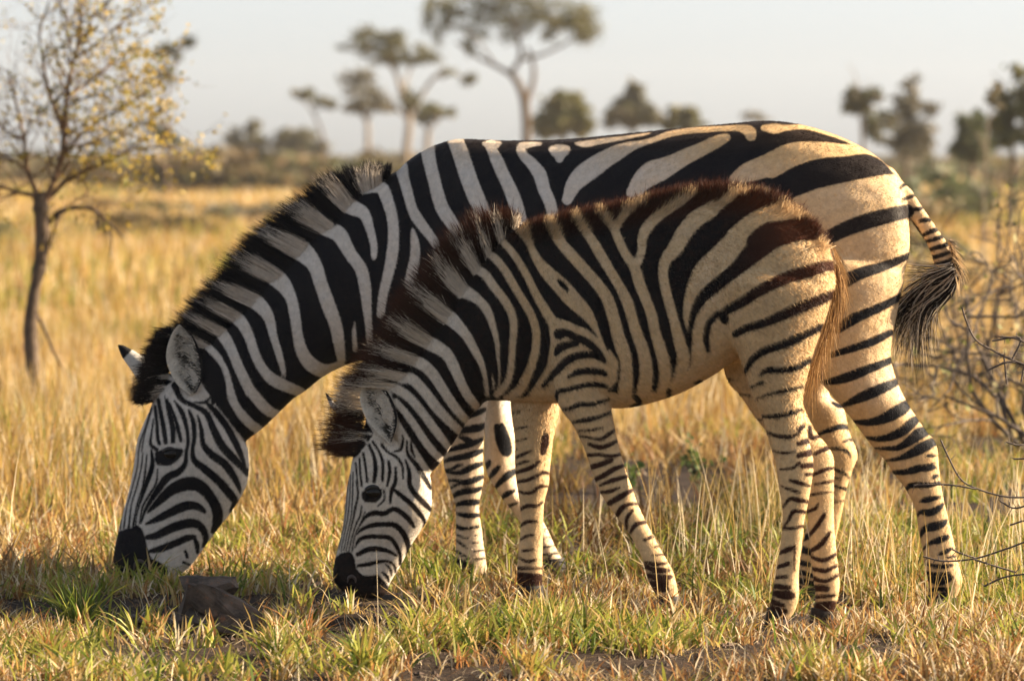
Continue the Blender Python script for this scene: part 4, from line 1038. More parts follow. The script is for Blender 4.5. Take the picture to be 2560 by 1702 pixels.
# ---- foal
foal_plane = lambda u: np.minimum(13.3 - .00042 * (np.asarray(u, float) - 1100), 13.42)
def hr(fr, data, n=5):
    return data
foal_lofts = [
 ('torso', rows('N', [
  1245,610, 1290,985, .07,0,  1281,580, 1320,1002, .105,0,  1330,564, 1370,1006, .135,0,  1400,547, 1430,1009, .16,0,  1480,530, 1490,1016, .18,0,  1560,513, 1560,1019, .195,0,
  1640,495, 1630,1005, .20,0,  1710,478, 1700,981, .198,0,  1780,470, 1770,944, .19,0,  1850,473, 1830,905, .185,0,  1920,489, 1890,880, .175,0,  1972,514, 1950,860, .16,0,
  2022,556, 2010,830, .135,0,  2058,610, 2052,780, .105,0,  2080,655, 2078,720, .06,0]), .12, .92),
 ('neck', rows('N', [
  915,985, 1065,1195, .055,0,  934,932, 1098,1160, .062,0,  961,897, 1128,1115, .066,0,  991,859, 1155,1073, .07,0,  1030,817, 1174,1046, .076,0,  1076,771, 1200,1015, .083,0,
  1118,729, 1217,1000, .09,0,  1156,690, 1240,1000, .097,0,  1190,650, 1265,1000, .105,0,  1229,617, 1290,1003, .112,0,  1270,585, 1325,1004, .118,0]), .2, .95),
 ('head', rows('F1', [
  372,200, 560,260, .03,0,  358,300, 590,370, .04,0,  338,400, 640,480, .05,0,  295,500, 720,600, .068,0,  264,600, 775,720, .08,0,  247,690, 782,850, .083,0,  227,790, 780,925, .083,0,  217,890, 750,1000, .077,0,  207,990, 695,1085, .068,0,
  192,1080, 640,1170, .058,0,  167,1180, 600,1250, .05,0,  147,1260, 555,1330, .047,0,  137,1330, 520,1385, .047,0,  142,1390, 500,1430, .045,0,  195,1450, 485,1475, .04,0,  270,1495, 440,1505, .022,0]), .05, .85),
 ('near_hind', rows('N', [
  1815,610, 2075,655, .03,-.05,  1790,680, 2088,705, .085,-.095,  1805,760, 2071,769, .088,-.1,  1825,840, 2050,830, .08,-.1,  1845,884, 2032,880, .074,-.098,  1862,930, 2022,921, .066,-.095,
  1880,985, 2010,968, .056,-.09,  1906,1044, 2006,1016, .046,-.085,  1920,1096, 2015,1075, .04,-.08,  1937,1152, 2029,1124, .035,-.08,  1944,1200, 2034,1167, .034,-.08,  1950,1235, 2028,1215, .031,-.08,
  1954,1262, 2021,1255, .028,-.08,  1956,1300, 2012,1296, .025,-.08,  1952,1350, 2007,1345, .023,-.08,  1946,1397, 2001,1393, .023,-.08,  1937,1445, 1997,1440, .025,-.08,
  1930,1487, 1998,1485, .028,-.08,  1922,1525, 1990,1520, .027,-.08,  1924,1548, 1972,1550, .024,-.08]), 0, .95),
 ('far_hind', rows('N', [
  1790,800, 2000,800, .075,.085,  1800,880, 1985,870, .07,.095,  1821,954, 1990,930, .062,.095,  1850,987, 1995,970, .055,.09,  1890,1045, 2010,1020, .046,.085,  1935,1100, 2038,1077, .04,.08,
  1970,1140, 2062,1105, .036,.08,  1995,1180, 2083,1138, .034,.08,  2005,1215, 2086,1180, .032,.08,  2012,1250, 2085,1230, .029,.08,  2017,1280, 2085,1275, .027,.08,  2022,1320, 2086,1315, .025,.08,
  2024,1365, 2090,1360, .024,.08,  2029,1417, 2095,1410, .024,.08,  2034,1454, 2100,1454, .026,.08,  2038,1492, 2097,1485, .027,.08,  2034,1530, 2085,1528, .025,.08,  2032,1545, 2080,1545, .024,.08]), 0, .95),
 ('near_front', rows('N', [
  1340,700, 1480,680, .06,-.06,  1350,790, 1495,770, .07,-.085,  1366,860, 1505,840, .07,-.095,  1380,930, 1512,906, .066,-.098,  1390,993, 1518,965, .06,-.096,  1410,1032, 1526,1015, .053,-.092,
  1432,1060, 1534,1055, .048,-.09,  1450,1096, 1541,1090, .043,-.087,  1468,1142, 1552,1133, .039,-.085,  1484,1192, 1565,1177, .036,-.082,  1502,1234, 1580,1216, .034,-.08,
  1521,1264, 1592,1252, .031,-.08,  1544,1294, 1604,1280, .027,-.08,  1567,1326, 1620,1312, .024,-.08,  1590,1363, 1640,1350, .023,-.08,  1606,1400, 1660,1386, .025,-.08,
  1617,1440, 1682,1425, .028,-.08,  1631,1472, 1692,1462, .028,-.08,  1646,1496, 1697,1492, .025,-.08,  1655,1515, 1700,1512, .024,-.08]), 0, .95),
 ('far_front', rows('A7', [
  560,-250, 900,-250, .065,.08,  580,0, 950,0, .066,.09,  597,130, 958,130, .06,.092,  605,250, 950,250, .054,.09,  625,400, 915,400, .047,.086,  625,530, 900,530, .042,.083,  627,650, 888,650, .039,.08,
  640,760, 880,760, .036,.08,  655,860, 852,860, .03,.08,  665,950, 843,950, .026,.08,  666,1080, 838,1080, .024,.08,  655,1200, 835,1200, .024,.08,  647,1300, 833,1300, .026,.08,
  640,1380, 832,1380, .029,.08,  640,1460, 832,1460, .028,.08,  645,1540, 826,1540, .027,.08,  648,1590, 824,1590, .026,.08]), 0, .95)]
foal_base = (0.25, 13.1, 0.0)
foal = Zebra('zebra_foal', 'young fluffy zebra foal with brown-tinged stripes grazing in front of the adult', foal_plane, foal_lofts, FOAL, 25.,
  [('far_hind', FOAL_FAR_HIND), ('far_front', FOAL_FAR_FRONT)],
  lambda u, v: np.clip(.75 * smooth(1120, 1330, u) + .15 + .1 * smooth(1000, 1120, v) * smooth(1180, 1260, u) + .15 * smooth(1750, 1950, u), 0, 1),
  lambda u, v: np.clip(smooth(1780, 1980, u) * smooth(860, 620, v) + .8 * smooth(620 - (u - 1280) * .12, 560 - (u - 1280) * .12, v) + .5 * smooth(1000, 1150, v) * smooth(1200, 1350, u), 0, 1),
  (MAT_FOAL, MAT_FOAL_H), foal_base, (800, 1060, 1090, 1510), .0063, 6, lambda u, v: -2.6 * smooth(1120, 1200, u) * smooth(1000, 930, v))
FT = lambda u: np.interp(u, [1281, 1400, 1560, 1710, 1780, 1850, 1920, 1972, 2022, 2058, 2085], [580, 547, 513, 478, 470, 473, 489, 514, 556, 610, 655])
def foal_top(u, v):
    return smooth(70, 10, v - FT(u)) * smooth(1270, 1330, u) * smooth(2090, 2030, u)
def foal_flow(u, v):
    head = (smooth(1150, 1060, u) * smooth(1000, 1080, v))[:, None]
    leg = smooth(960, 1040, v)[:, None] * (1 - head)
    top = foal_top(u, v)[:, None]
    t = np.array([.7, 0, -.7]); l = np.array([.15, 0, -1.]); h = np.array([.2, 0, .9])
    return (t * (1 - leg) * (1 - head) * (1 - top) + l * leg + h * head + top * np.array([.6, 0, .5]))
foal.fur(180000, lambda u, v: .009 + .0035 * smooth(1130, 1250, u) * smooth(1150, 950, v) + .016 * foal_top(u, v) - .003 * smooth(1000, 1200, v),
         lambda u, v: .30 + .45 * foal_top(u, v), .0016, foal_flow, lambda u, v: 1 + 1.0 * foal_top(u, v))
foal.strands('mane', np.concatenate([cv('F2', [(a, b)])[0].tolist() + cv('F2', [(c, d)])[0].tolist() for a, b, c, d in (
  (1290,240,1300,120), (1240,260,1240,85), (1180,330,1120,55), (1120,400,1000,75), (1060,480,910,125), (1000,560,770,225), (950,650,690,315), (890,730,590,435), (840,830,490,555), (780,900,440,635),
  (720,980,370,735), (670,1050,290,875), (620,1110,210,985), (560,1190,150,1095), (500,1250,90,1180), (450,1290,60,1230))]).reshape(-1, 4).tolist(),
  9500, .0018, .62, .03, kout=(.6, .98), jit=9, redv=.6)
foal.strands('forelock', np.concatenate([cv('F1', [(a, b)])[0].tolist() + cv('F1', [(c, d)])[0].tolist() for a, b, c, d in (
  (400,110,200,40), (370,170,150,110), (350,240,110,200), (350,320,80,290), (360,400,45,390), (340,470,25,470), (310,530,40,525), (280,575,140,560))]).reshape(-1, 4).tolist(),
  3000, .0015, .68, .035, kin=.65, kout=(.55, 1.12), jit=12, redv=1.)
foal.guides('tail', 'F4', [
  (1250,440, 1320,600, 1330,760, 1290,920, 1240,1060), (1270,520, 1310,700, 1290,900, 1220,1100, 1190,1300), (1280,600, 1280,800, 1230,1000, 1160,1200, 1110,1450),
  (1270,640, 1240,900, 1180,1120, 1120,1300, 1070,1520)], 850, .0014, 7, .05, .3, .8, 1., 8, None, .03, M_TAILHAIR, (.72, .18, .5))
for top, bot, lo in (((1918,1518, 1972,1528, .028), (1908,1572, 1968,1573, .034), -.08), ((2028,1518, 2086,1522, .028), (2018,1580, 2080,1580, .034), .08),
                     ((1642,1488, 1700,1488, .028), (1646,1548, 1712,1548, .034), -.08), ((1292,1462, 1358,1462, .030), (1284,1509, 1362,1509, .034), .08)):
    foal.hoof(top, bot, lo)
foal.eye('F1', 400, 812, .019, .010)
foal.ear('F1', (505,490, 430,425, 360,340, 318,240, 316,160, 345,75, 365,60), (520,480, 552,380, 552,290, 520,200, 470,125, 410,75, 372,60), -.075, .28, (.56, .51, .43))
foal.ear('F1', (140,275, 120,250, 105,215, 92,180, 88,162), (200,270, 165,245, 140,220, 110,178, 90,160), .06, -.2, (.40, .33, .25), far=True)

fu = np.linspace(1300, 2062, 40)
foal.strands('back_fuzz', np.stack([fu, FT(fu) + 16, fu + 7 + 14 * smooth(1900, 2060, fu), FT(fu) - 24 + 12 * smooth(1900, 2060, fu)], -1).tolist(),
  4600, .0013, .5, .05, kin=.5, kout=(.7, 1.15), jit=7, redv=.9, tancol=.9)
foal.nostril('F1', (232,1400, 240,1368, 262,1358, 282,1375, 286,1400), .005)
# ---------------------------------------------------------------- grass
def GX(u, v):
    """ground spot seen at (u, v) on level ground"""
    y = F * CAM_H / max(v - HORIZON, 1)
    return (u - 1280) / F * y, y

M_GRASS = simple_material('grass_blades', (1, 1, 1), .5, .25, .12, 3, 0, .42, 'Col')
PAL = {'green': (.085, .125, .018), 'lime': (.26, .265, .045), 'straw': (.43, .305, .125), 'pale': (.64, .54, .37), 'rust': (.31, .14, .045), 'gold': (.42, .275, .075), 'umber': (.19, .11, .045)}

def pick(names, w, n):
    w = np.array(w, float); idx = rng.choice(len(names), n, p=w / w.sum())
    return np.array([PAL[k] for k in names])[idx] * rng.uniform(.75, 1.2, (n, 1))

def blades(name, x, y, L, wd, lean, col, K=4, droop=.35):
    n = len(x)
    z = ground_z(x, y) - .004
    a = rng.random(n) * 2 * math.pi
    hd = np.stack([np.cos(a), np.sin(a), 0 * a], -1)
    t = np.linspace(0, 1, K)[None, :, None]
    up = np.array([0, 0, 1.])
    b = (lean * rng.uniform(.2, 1.4, n))[:, None, None]
    root = np.stack([x, y, z], -1)
    pts = root[:, None] + L[:, None, None] * (hd[:, None] * (b * (.35 * t + .65 * t * t)) + up * (t - droop * b * t * t))
    face = rng.random(n) * math.pi
    side = norm(np.stack([np.cos(face), np.sin(face) * .5, 0 * face], -1))
    prof = np.array({3: [.9, .8, .08], 4: [.75, 1, .75, .05], 5: [.7, 1, .9, .6, .05]}[K])
    V, Q = ribbons(pts, wd[:, None] * prof[None], side)
    me = np_mesh(name, V, Q)
    cattr(me, 'Col', np.repeat(col, 2 * K, 0))
    return me

def sample_trap(n, y0, y1, margin, dens=None, power=1.0, fac=1.0):
    """random spots in the wedge the camera looks over, with side margin"""
    out_x, out_y, c = [], [], 0
    while c < n:
        m = n * 2
        y = np.sqrt(rng.uniform(y0 ** 2, y1 ** 2, m)) if power == 1 else np.exp(rng.uniform(math.log(y0), math.log(y1), m))
        x = rng.uniform(-1, 1, m) * (1280 / F * y * fac + margin)
        k = np.ones(m, bool) if dens is None else rng.random(m) < dens(x, y)
        out_x.append(x[k]); out_y.append(y[k]); c += k.sum()
    return np.concatenate(out_x)[:n], np.concatenate(out_y)[:n]

def ell(x, y, u, v, ru, rv):
    cx, cy = GX(u, v)
    rx = ru / F * cy; ry = abs(GX(u, v - rv)[1] - cy)
    return np.exp(-(((x - cx) / rx) ** 2 + ((y - cy) / ry) ** 2) ** 1.5)

BARE = [(540, 1650, 230, 80), (1120, 1690, 260, 55), (850, 1640, 120, 45), (2130, 1640, 170, 36), (340, 1590, 150, 45), (525, 1615, 150, 55)]
TRODDEN = [(1170, 1505, 120, 26), (1330, 1535, 110, 22), (1690, 1575, 90, 20), (1960, 1605, 130, 22), (2350, 1570, 80, 20)]   # cropped short where the animals stand
def near_density(x, y):
    d = np.clip((fbm(x * 3.2, y * 3.2, 31, 3) - .43) * 7.0, .03, 1)
    for b in BARE: d = d * (1 - .96 * ell(x, y, *b))
    for b in TRODDEN: d = d * (1 - .8 * ell(x, y, *b))
    return d

def painted_shade(x, y):
    """shade behind the foal, put into the grass colour as a darker patch"""
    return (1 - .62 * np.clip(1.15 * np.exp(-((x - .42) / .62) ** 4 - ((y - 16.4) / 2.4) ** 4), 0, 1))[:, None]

# short grazed turf around the animals: many small tufts
def near_turf():
    nt = 3700
    tx, ty = sample_trap(nt, 11.3, 16.5, .7, near_density)
    per = rng.integers(8, 34, nt)
    i = np.repeat(np.arange(nt), per); n = len(i)
    r = np.abs(rng.normal(0, .028, n)) + .003; a = rng.random(n) * 2 * math.pi
    x, y = tx[i] + r * np.cos(a), ty[i] + r * np.sin(a)
    size = rng.uniform(.55, 1.25, nt) * (.75 + .5 * fbm(tx * 1.7, ty * 1.7, 8))
    size = size * (1 + .55 * np.exp(-((tx + .05) / .6) ** 4 - ((ty - 12.55) / .38) ** 4))   # a bank of thicker tufts before the front legs
    L = (.072 * size)[i] * rng.uniform(.45, 1.35, n)
    hue = fbm(tx * 1.3 + 4, ty * 1.3, 51, 3) + rng.normal(0, .10, nt)
    g = hue[i] + rng.normal(0, .06, n)
    c1 = pick(('green', 'lime', 'straw', 'gold'), (1.2, 4, 1.8, 1), n)
    c2 = pick(('straw', 'pale', 'gold', 'rust', 'lime'), (3, 3, 2.2, 1.2, 1), n)
    c3 = pick(('rust', 'umber', 'straw', 'pale'), (2, 2.5, 2, 1.2), n)
    col = np.where((g > .52)[:, None], c1, np.where((g > .40)[:, None], c2, c3))
    col = col * painted_shade(x, y)  # shade behind the legs darkens the blade colour
    wd = rng.uniform(.0032, .0068, n) * np.where(g > .52, 1.35, 1)
    me = blades('grass', x, y, L, wd, np.full(n, .75), col, 4)
    o = link('grass', me, M_GRASS)
    tag(o, 'short grazed green and straw turf around the hooves', 'grass', kind='stuff')
    # broad fresh green leaves scattered through the turf
    n = 4200
    x, y = sample_trap(n, 11.3, 15.5, .6, lambda x, y: near_density(x, y) * np.clip((fbm(x * 1.3 + 4, y * 1.3, 51, 3) - .36) * 4, 0, 1))
    me = blades('grass', x, y, rng.uniform(.06, .14, n), rng.uniform(.005, .0095, n), np.full(n, .9), pick(('green', 'lime'), (1.1, 2), n), 5)
    tag(link('grass', me, M_GRASS), 'broad fresh green grass leaves scattered through the turf', 'grass', kind='stuff')
    # dead litter lying on the soil
    n = 9000
    x, y = sample_trap(n, 10.6, 15.5, .6, lambda x, y: .35 + .65 * near_density(x, y))
    me = blades('grass', x, y, rng.uniform(.03, .12, n), rng.uniform(.0015, .003, n), np.full(n, 1.9), pick(('straw', 'pale', 'umber', 'rust'), (2, 2, 2, 1), n), 4, .42)
    tag(link('grass', me, M_GRASS), 'dead straw litter lying flat on the dark soil', 'grass', kind='stuff')
near_turf()

def stalks():
    n = 900
    def dn(x, y):
        right = 1 / (1 + np.exp(-(x - .62) * 8)); 
        return np.clip(.008 + .95 * right * np.clip((y - 12.2) / .8, 0, 1), 0, 1) * np.clip((fbm(x * 1.5, y * 1.5, 77) - .3) * 3, 0, 1)
    x, y = sample_trap(n, 11.6, 17, .6, dn)
    me = blades('grass', x, y, rng.uniform(.14, .42, n), rng.uniform(.0016, .003, n), np.full(n, .28), pick(('pale', 'straw', 'gold'), (3, 3, 2), n), 5, .2)
    tag(link('grass', me, M_GRASS), 'tall thin pale seed stalks standing among the turf', 'grass', kind='stuff')
stalks()

def mid_grass():
    n = 85000
    def dn(x, y):
        left = 1 / (1 + np.exp((x + .35) * 6))
        start = 15.3 + 6.0 * (1 - left) + 1.2 * (fbm(x * .8, y * .8, 91) - .5)
        return np.clip((y - start) / 1.2, 0, 1) * np.clip((fbm(x * 1.1, y * .8, 41, 3) - .25) * 2.6, .12, 1)
    x, y = sample_trap(n, 14.8, 31, 1.6, dn, 1.0, 1.25)
    h = fbm(x * .7, y * .5, 61, 3)
    L = rng.uniform(.12, .33, n) * (.45 + 1.1 * h)
    gg = fbm(x * .8 + 3, y * .35, 71, 3) + rng.normal(0, .07, n)
    col = np.where((gg > .62)[:, None], pick(('lime', 'green', 'gold', 'umber'), (2, 1.2, 2, 1.6), n), pick(('gold', 'straw', 'pale', 'rust', 'umber'), (5, 4, 2.2, .9, .7), n))
    col = col * (.62 + .72 * fbm(x * 1.1 + 5, y * .7, 203, 3))[:, None]
    me = blades('grass', x, y, L, rng.uniform(.0035, .0075, n), np.full(n, .32), col, 3, .3)
    tag(link('grass', me, M_GRASS), 'tall golden dry grass standing behind the animals', 'grass', kind='stuff')
    # shorter rusty tussocks on the right, between the turf and the tall grass
    nt = 2200
    tx, ty = sample_trap(nt, 14.0, 22.5, .8, lambda x, y: np.clip((fbm(x * 2.0, y * 1.6, 131, 3) - .40) * 5, .03, 1))
    per = rng.integers(8, 22, nt); i = np.repeat(np.arange(nt), per); n = len(i)
    x = tx[i] + rng.normal(0, .045, n); y = ty[i] + rng.normal(0, .045, n)
    hue = (fbm(tx * 1.1, ty * .9, 151, 3) + rng.normal(0, .08, nt))[i]
    col = np.where((hue > .57)[:, None], pick(('lime', 'green', 'straw', 'gold'), (2, 1, 2, 1.2), n), pick(('straw', 'rust', 'gold', 'umber', 'pale'), (1.8, 1.5, 1.4, 3.2, .7), n))
    col = col * painted_shade(x, y)
    me = blades('grass', x, y, rng.uniform(.05, .17, n), rng.uniform(.005, .011, n), np.full(n, .7), col, 3)
    tag(link('grass', me, M_GRASS), 'short rusty and green tussocks behind the legs', 'grass', kind='stuff')
mid_grass()

def far_grass():
    n = 95000
    x, y = sample_trap(n, 27, 230, 5, lambda x, y: np.clip((fbm(x * .35, y * .12, 43, 3) - .22) * 2.4, .1, 1), power=0, fac=2.0)
    L = rng.uniform(.14, .38, n) * (.7 + .6 * fbm(x * .3, y * .1, 47))
    gg = fbm(x * .22 + 3, y * .07, 73, 3) + rng.normal(0, .05, n)
    col = np.where((gg > .58)[:, None], pick(('lime', 'green', 'gold', 'umber'), (1.6, 1.6, 1.6, 2), n), pick(('gold', 'straw', 'pale', 'rust', 'umber'), (5, 4, 1.5, 1, .8), n))
    col = col * (.62 + .7 * fbm(x * .5 + 11, y * .16, 201, 3))[:, None]     # weathered and fresh patches
    me = blades('grass', x, y, L, np.clip(.0045 * y / 14, .008, .05) * rng.uniform(.7, 1.4, n), np.full(n, .35), col, 3)
    tag(link('grass', me, M_GRASS), 'golden savanna grass stretching to the bush line', 'grass', kind='stuff')
far_grass()

# ---------------------------------------------------------------- grass tufts that stand out
def tuft(u, v, n, Lr, pal, w, label, wd=(.005, .009)):
    cx, cy = GX(u, v)
    r = np.abs(rng.normal(0, .03, n)); a = rng.random(n) * 2 * math.pi
    x, y = cx + r * np.cos(a), cy + r * np.sin(a)
    me = blades('grass_tuft', x, y, rng.uniform(*Lr, n), rng.uniform(*wd, n), np.full(n, .75), pick(pal, w, n), 5)
    me.transform(__import__('mathutils').Matrix.Translation((-cx, -cy, 0)))
    o = link('grass_tuft', me, M_GRASS, None, (cx, cy, 0))
    tag(o, label, 'grass tuft', 'tufts of grass on the bare soil')
tuft(205, 1592, 90, (.10, .20), ('green', 'lime'), (3, 1), 'tall dark green grass tuft on bare soil left of the rock')
tuft(335, 1600, 26, (.06, .13), ('lime', 'straw'), (3, 1), 'small yellow-green tuft just left of the cracked rock')
tuft(120, 1670, 90, (.06, .13), ('lime', 'straw', 'rust'), (3, 2, 1), 'low spiky yellow tuft in front of the dark green tuft')
tuft(690, 1650, 80, (.06, .13), ('lime', 'straw', 'pale'), (3, 2, 1), 'bushy yellow-green tuft to the right in front of the cracked rock')
tuft(915, 1690, 70, (.08, .17), ('lime', 'green', 'gold'), (3, 1, 1), 'bright long-leaved tuft standing on the dark bare patch')
tuft(1330, 1690, 60, (.05, .12), ('lime', 'gold'), (2, 2), 'small golden-green tuft at the edge of the second bare patch')

# ---------------------------------------------------------------- rock and stones
def rock_material():
    m, nt, nd, lk, out = mat_new('cracked_rock')
    co = nd.new('ShaderNodeTexCoord').outputs['Object']
    n1 = noise_node(nd, lk, co, 16, 5, .65); n2 = noise_node(nd, lk, co, 45, 5, .7)
    c = mixc(nd, lk, maprange(nd, lk, n1.outputs['Fac'], .38, .62), (.03, .024, .020), (.11, .082, .064))
    c = mixc(nd, lk, maprange(nd, lk, n2.outputs['Fac'], .56, .72, 0, .7), c, (.22, .09, .04))
    c = mixc(nd, lk, maprange(nd, lk, n2.outputs['Fac'], .42, .30, 0, .7), c, (.05, .04, .035))
    bs = nd.new('ShaderNodeBsdfPrincipled'); lk.new(c, bs.inputs['Base Color'])
    bs.inputs['Roughness'].default_value = .85; bs.inputs['Specular IOR Level'].default_value = .25
    bp = nd.new('ShaderNodeBump'); bp.inputs['Strength'].default_value = .9; bp.inputs['Distance'].default_value = .006
    lk.new(n2.outputs['Fac'], bp.inputs['Height']); lk.new(bp.outputs[0], bs.inputs['Normal'])
    lk.new(bs.outputs[0], out.inputs[0]); return m
M_ROCK = rock_material()

def slab(outline, thick, skew=0.):
    """outline in metres (x, z), front to back thickness; chipped, faceted block"""
    bm = bmesh.new()
    p = np.array(outline, float).reshape(-1, 2)
    cen = p.mean(0)
    for k, (s, yy) in enumerate(((.82, -.5), (1., -.28), (1., .25), (.85, .5))):
        for q in p:
            w = cen + (q - cen) * s * rng.uniform(.95, 1.05)
            bm.verts.new((w[0] + skew * yy * thick, yy * thick + rng.normal(0, .004), w[1] + rng.normal(0, .002)))
    bmesh.ops.convex_hull(bm, input=bm.verts)
    bmesh.ops.subdivide_edges(bm, edges=bm.edges, cuts=1, use_grid_fill=True)
    for v in bm.verts:
        x, y, z = v.co
        n = fbm(np.array([x * 40 + 7]), np.array([z * 40 + y * 25]), 5, 3)[0] - .5
        n2 = math.floor(fbm(np.array([x * 18]), np.array([z * 30 - y * 12]), 9, 2)[0] * 6) / 6 - .5
        v.co += Vector((x - cen[0], y, z - cen[1])).normalized() * (n * .012 + n2 * .016 + rng.normal(0, .0022))
    me = bpy.data.meshes.new('slab'); bm.to_mesh(me); bm.free()
    return me

rx, ry = GX(530, 1585)
rz = float(ground_z(rx, ry))
rock = link('rock', None, None, None, (rx, ry, rz)); tag(rock, 'cracked layered brown rock on bare soil below the adult muzzle', 'rock')
def shard(sx, sy, sz, tilt, turn, n=14):
    """angular broken block: hull of scattered corners, split once and chipped"""
    bm = bmesh.new()
    for k in range(n):
        p = np.array([rng.choice([-1, 1]) * rng.uniform(.72, 1), rng.choice([-1, 1]) * rng.uniform(.6, 1), rng.choice([-1, 1]) * rng.uniform(.7, 1)])
        p[rng.integers(0, 3)] *= rng.uniform(.2, 1)
        bm.verts.new((p[0] * sx / 2, p[1] * sy / 2, p[2] * sz / 2))
    r = bmesh.ops.convex_hull(bm, input=bm.verts)
    bmesh.ops.delete(bm, geom=[v for v in bm.verts if not v.link_faces], context='VERTS')
    bmesh.ops.subdivide_edges(bm, edges=bm.edges, cuts=2, use_grid_fill=True)
    for v in bm.verts:
        x, y, z = v.co
        st_ = (math.floor(fbm(np.array([x * 30 + 3]), np.array([z * 70 - y * 20]), int(n * 7 + sx * 1000), 2)[0] * 5) / 5 - .5) * .014
        v.co += Vector((x, y, z * 2)).normalized() * st_ + Vector(rng.normal(0, .0012, 3))
    me = bpy.data.meshes.new('slab'); bm.to_mesh(me); bm.free()
    M_ = __import__('mathutils').Matrix
    me.transform(M_.Rotation(turn, 4, 'Z') @ M_.Rotation(tilt, 4, 'Y'))
    return me
for dx, dy, dz, sx, sy, sz, tilt, turn in ((-.065, .03, .052, .085, .11, .11, .15, .3), (-.012, .045, .105, .15, .11, .042, -.05, .1), (.035, -.01, .060, .19, .10, .060, .42, -.1),
                                            (-.03, -.035, .032, .10, .08, .065, -.2, .5), (.06, -.03, .020, .13, .09, .040, .25, .2)):
    link('slab', shard(sx * 1.05, sy * 1.15, sz * 1.35, tilt, turn), M_ROCK, rock, (dx, dy * 1.15, dz * 1.15))
for u, v, w, h, lab in ((505, 1598, .045, .035, 'small pale stone lying at the foot of the cracked rock'), (342, 1558, .05, .03, 'flat dark stone on the soil left of the cracked rock'),
                        (458, 1618, .03, .012, 'thin reddish stone chip on the soil before the cracked rock'), (300, 1600, .025, .012, 'tiny grey pebble beside the dark green tuft'),
                        (1372, 1462, .03, .045, 'blue-grey pebble standing between the front hooves')):
    x, y = GX(u, v)
    a = np.linspace(0, 2 * math.pi, 9)[:-1]
    out_ = np.stack([np.cos(a) * w * rng.uniform(.7, 1, 8), np.sin(a) * h * .5 * rng.uniform(.8, 1, 8) + h * .4], -1)
    o = link('stone', slab(out_, w * 1.4), M_ROCK, None, (x, y, float(ground_z(x, y))))
    tag(o, lab, 'stone')

# pebbles and crumbs of soil on the bare patches
def crumbs():
    n = 2600
    x, y = sample_trap(n, 10.8, 14, .5, lambda x, y: np.clip(1.1 - near_density(x, y) * 1.5, .05, 1))
    s = .004 + .010 * rng.random(n) ** 4
    octa = np.array([(1, 0, 0), (0, 1, 0), (-1, 0, 0), (0, -1, 0), (0, 0, 1), (0, 0, -1)], float)
    tri = np.array([(0, 1, 4), (1, 2, 4), (2, 3, 4), (3, 0, 4), (1, 0, 5), (2, 1, 5), (3, 2, 5), (0, 3, 5)])
    V = octa[None] * s[:, None, None] * rng.uniform(.5, 1.3, (n, 6, 3))
    V = V + np.stack([x, y, ground_z(x, y) + s * .2], -1)[:, None]
    T = (tri[None] + (np.arange(n) * 6)[:, None, None]).reshape(-1, 3)
    me = np_mesh('pebbles', V.reshape(-1, 3), T, False)
    tag(link('pebbles', me, simple_material('soil_crumbs', (.07, .05, .038), .9, .2, .5, 25)), 'dark pebbles and soil crumbs on the bare patches', 'pebbles', kind='stuff')
crumbs()
# ---------------------------------------------------------------- trees and bushes
M_BARK = simple_material('bark', (.085, .062, .045), .9, .15, .5, 18, .01)
M_BARK_P = simple_material('pale_bark', (.17, .14, .11), .9, .15, .4, 9, .01)
M_LEAF = simple_material('leaves', (1, 1, 1), .6, .25, .2, 2, 0, .35, 'Col')
M_SAP = simple_material('sapling_bark', (.13, .08, .048), .9, .15, .5, 18, .01)
M_TWIG = simple_material('thorn_twig', (.085, .068, .058), .8, .2, .4, 30)

def leaves_mesh(name, C, size, col):
    n = len(C)
    a = norm(rng.normal(0, 1, (n, 3))); b = norm(np.cross(a, rng.normal(0, 1, (n, 3))))
    s = size * rng.uniform(.6, 1.3, n)
    A = a * s[:, None] * .5; B = b * s[:, None] * .32
    V = np.stack([C - A, C + B, C + A, C - B], 1).reshape(-1, 3)
    me = np_mesh(name, V, np.arange(4 * n).reshape(-1, 4), False)
    cattr(me, 'Col', np.repeat(col, 4, 0))
    return me

def limb_pts(limb, d, dj=0.):
    p = cr(np.array(limb, float).reshape(-1, 3), 5)
    off = np.cumsum(rng.normal(0, dj, len(p))) if dj else 0
    X = P(p[:, 0], p[:, 1], d + off)
    return X, np.maximum(p[:, 2] / F * d * .5, .004)

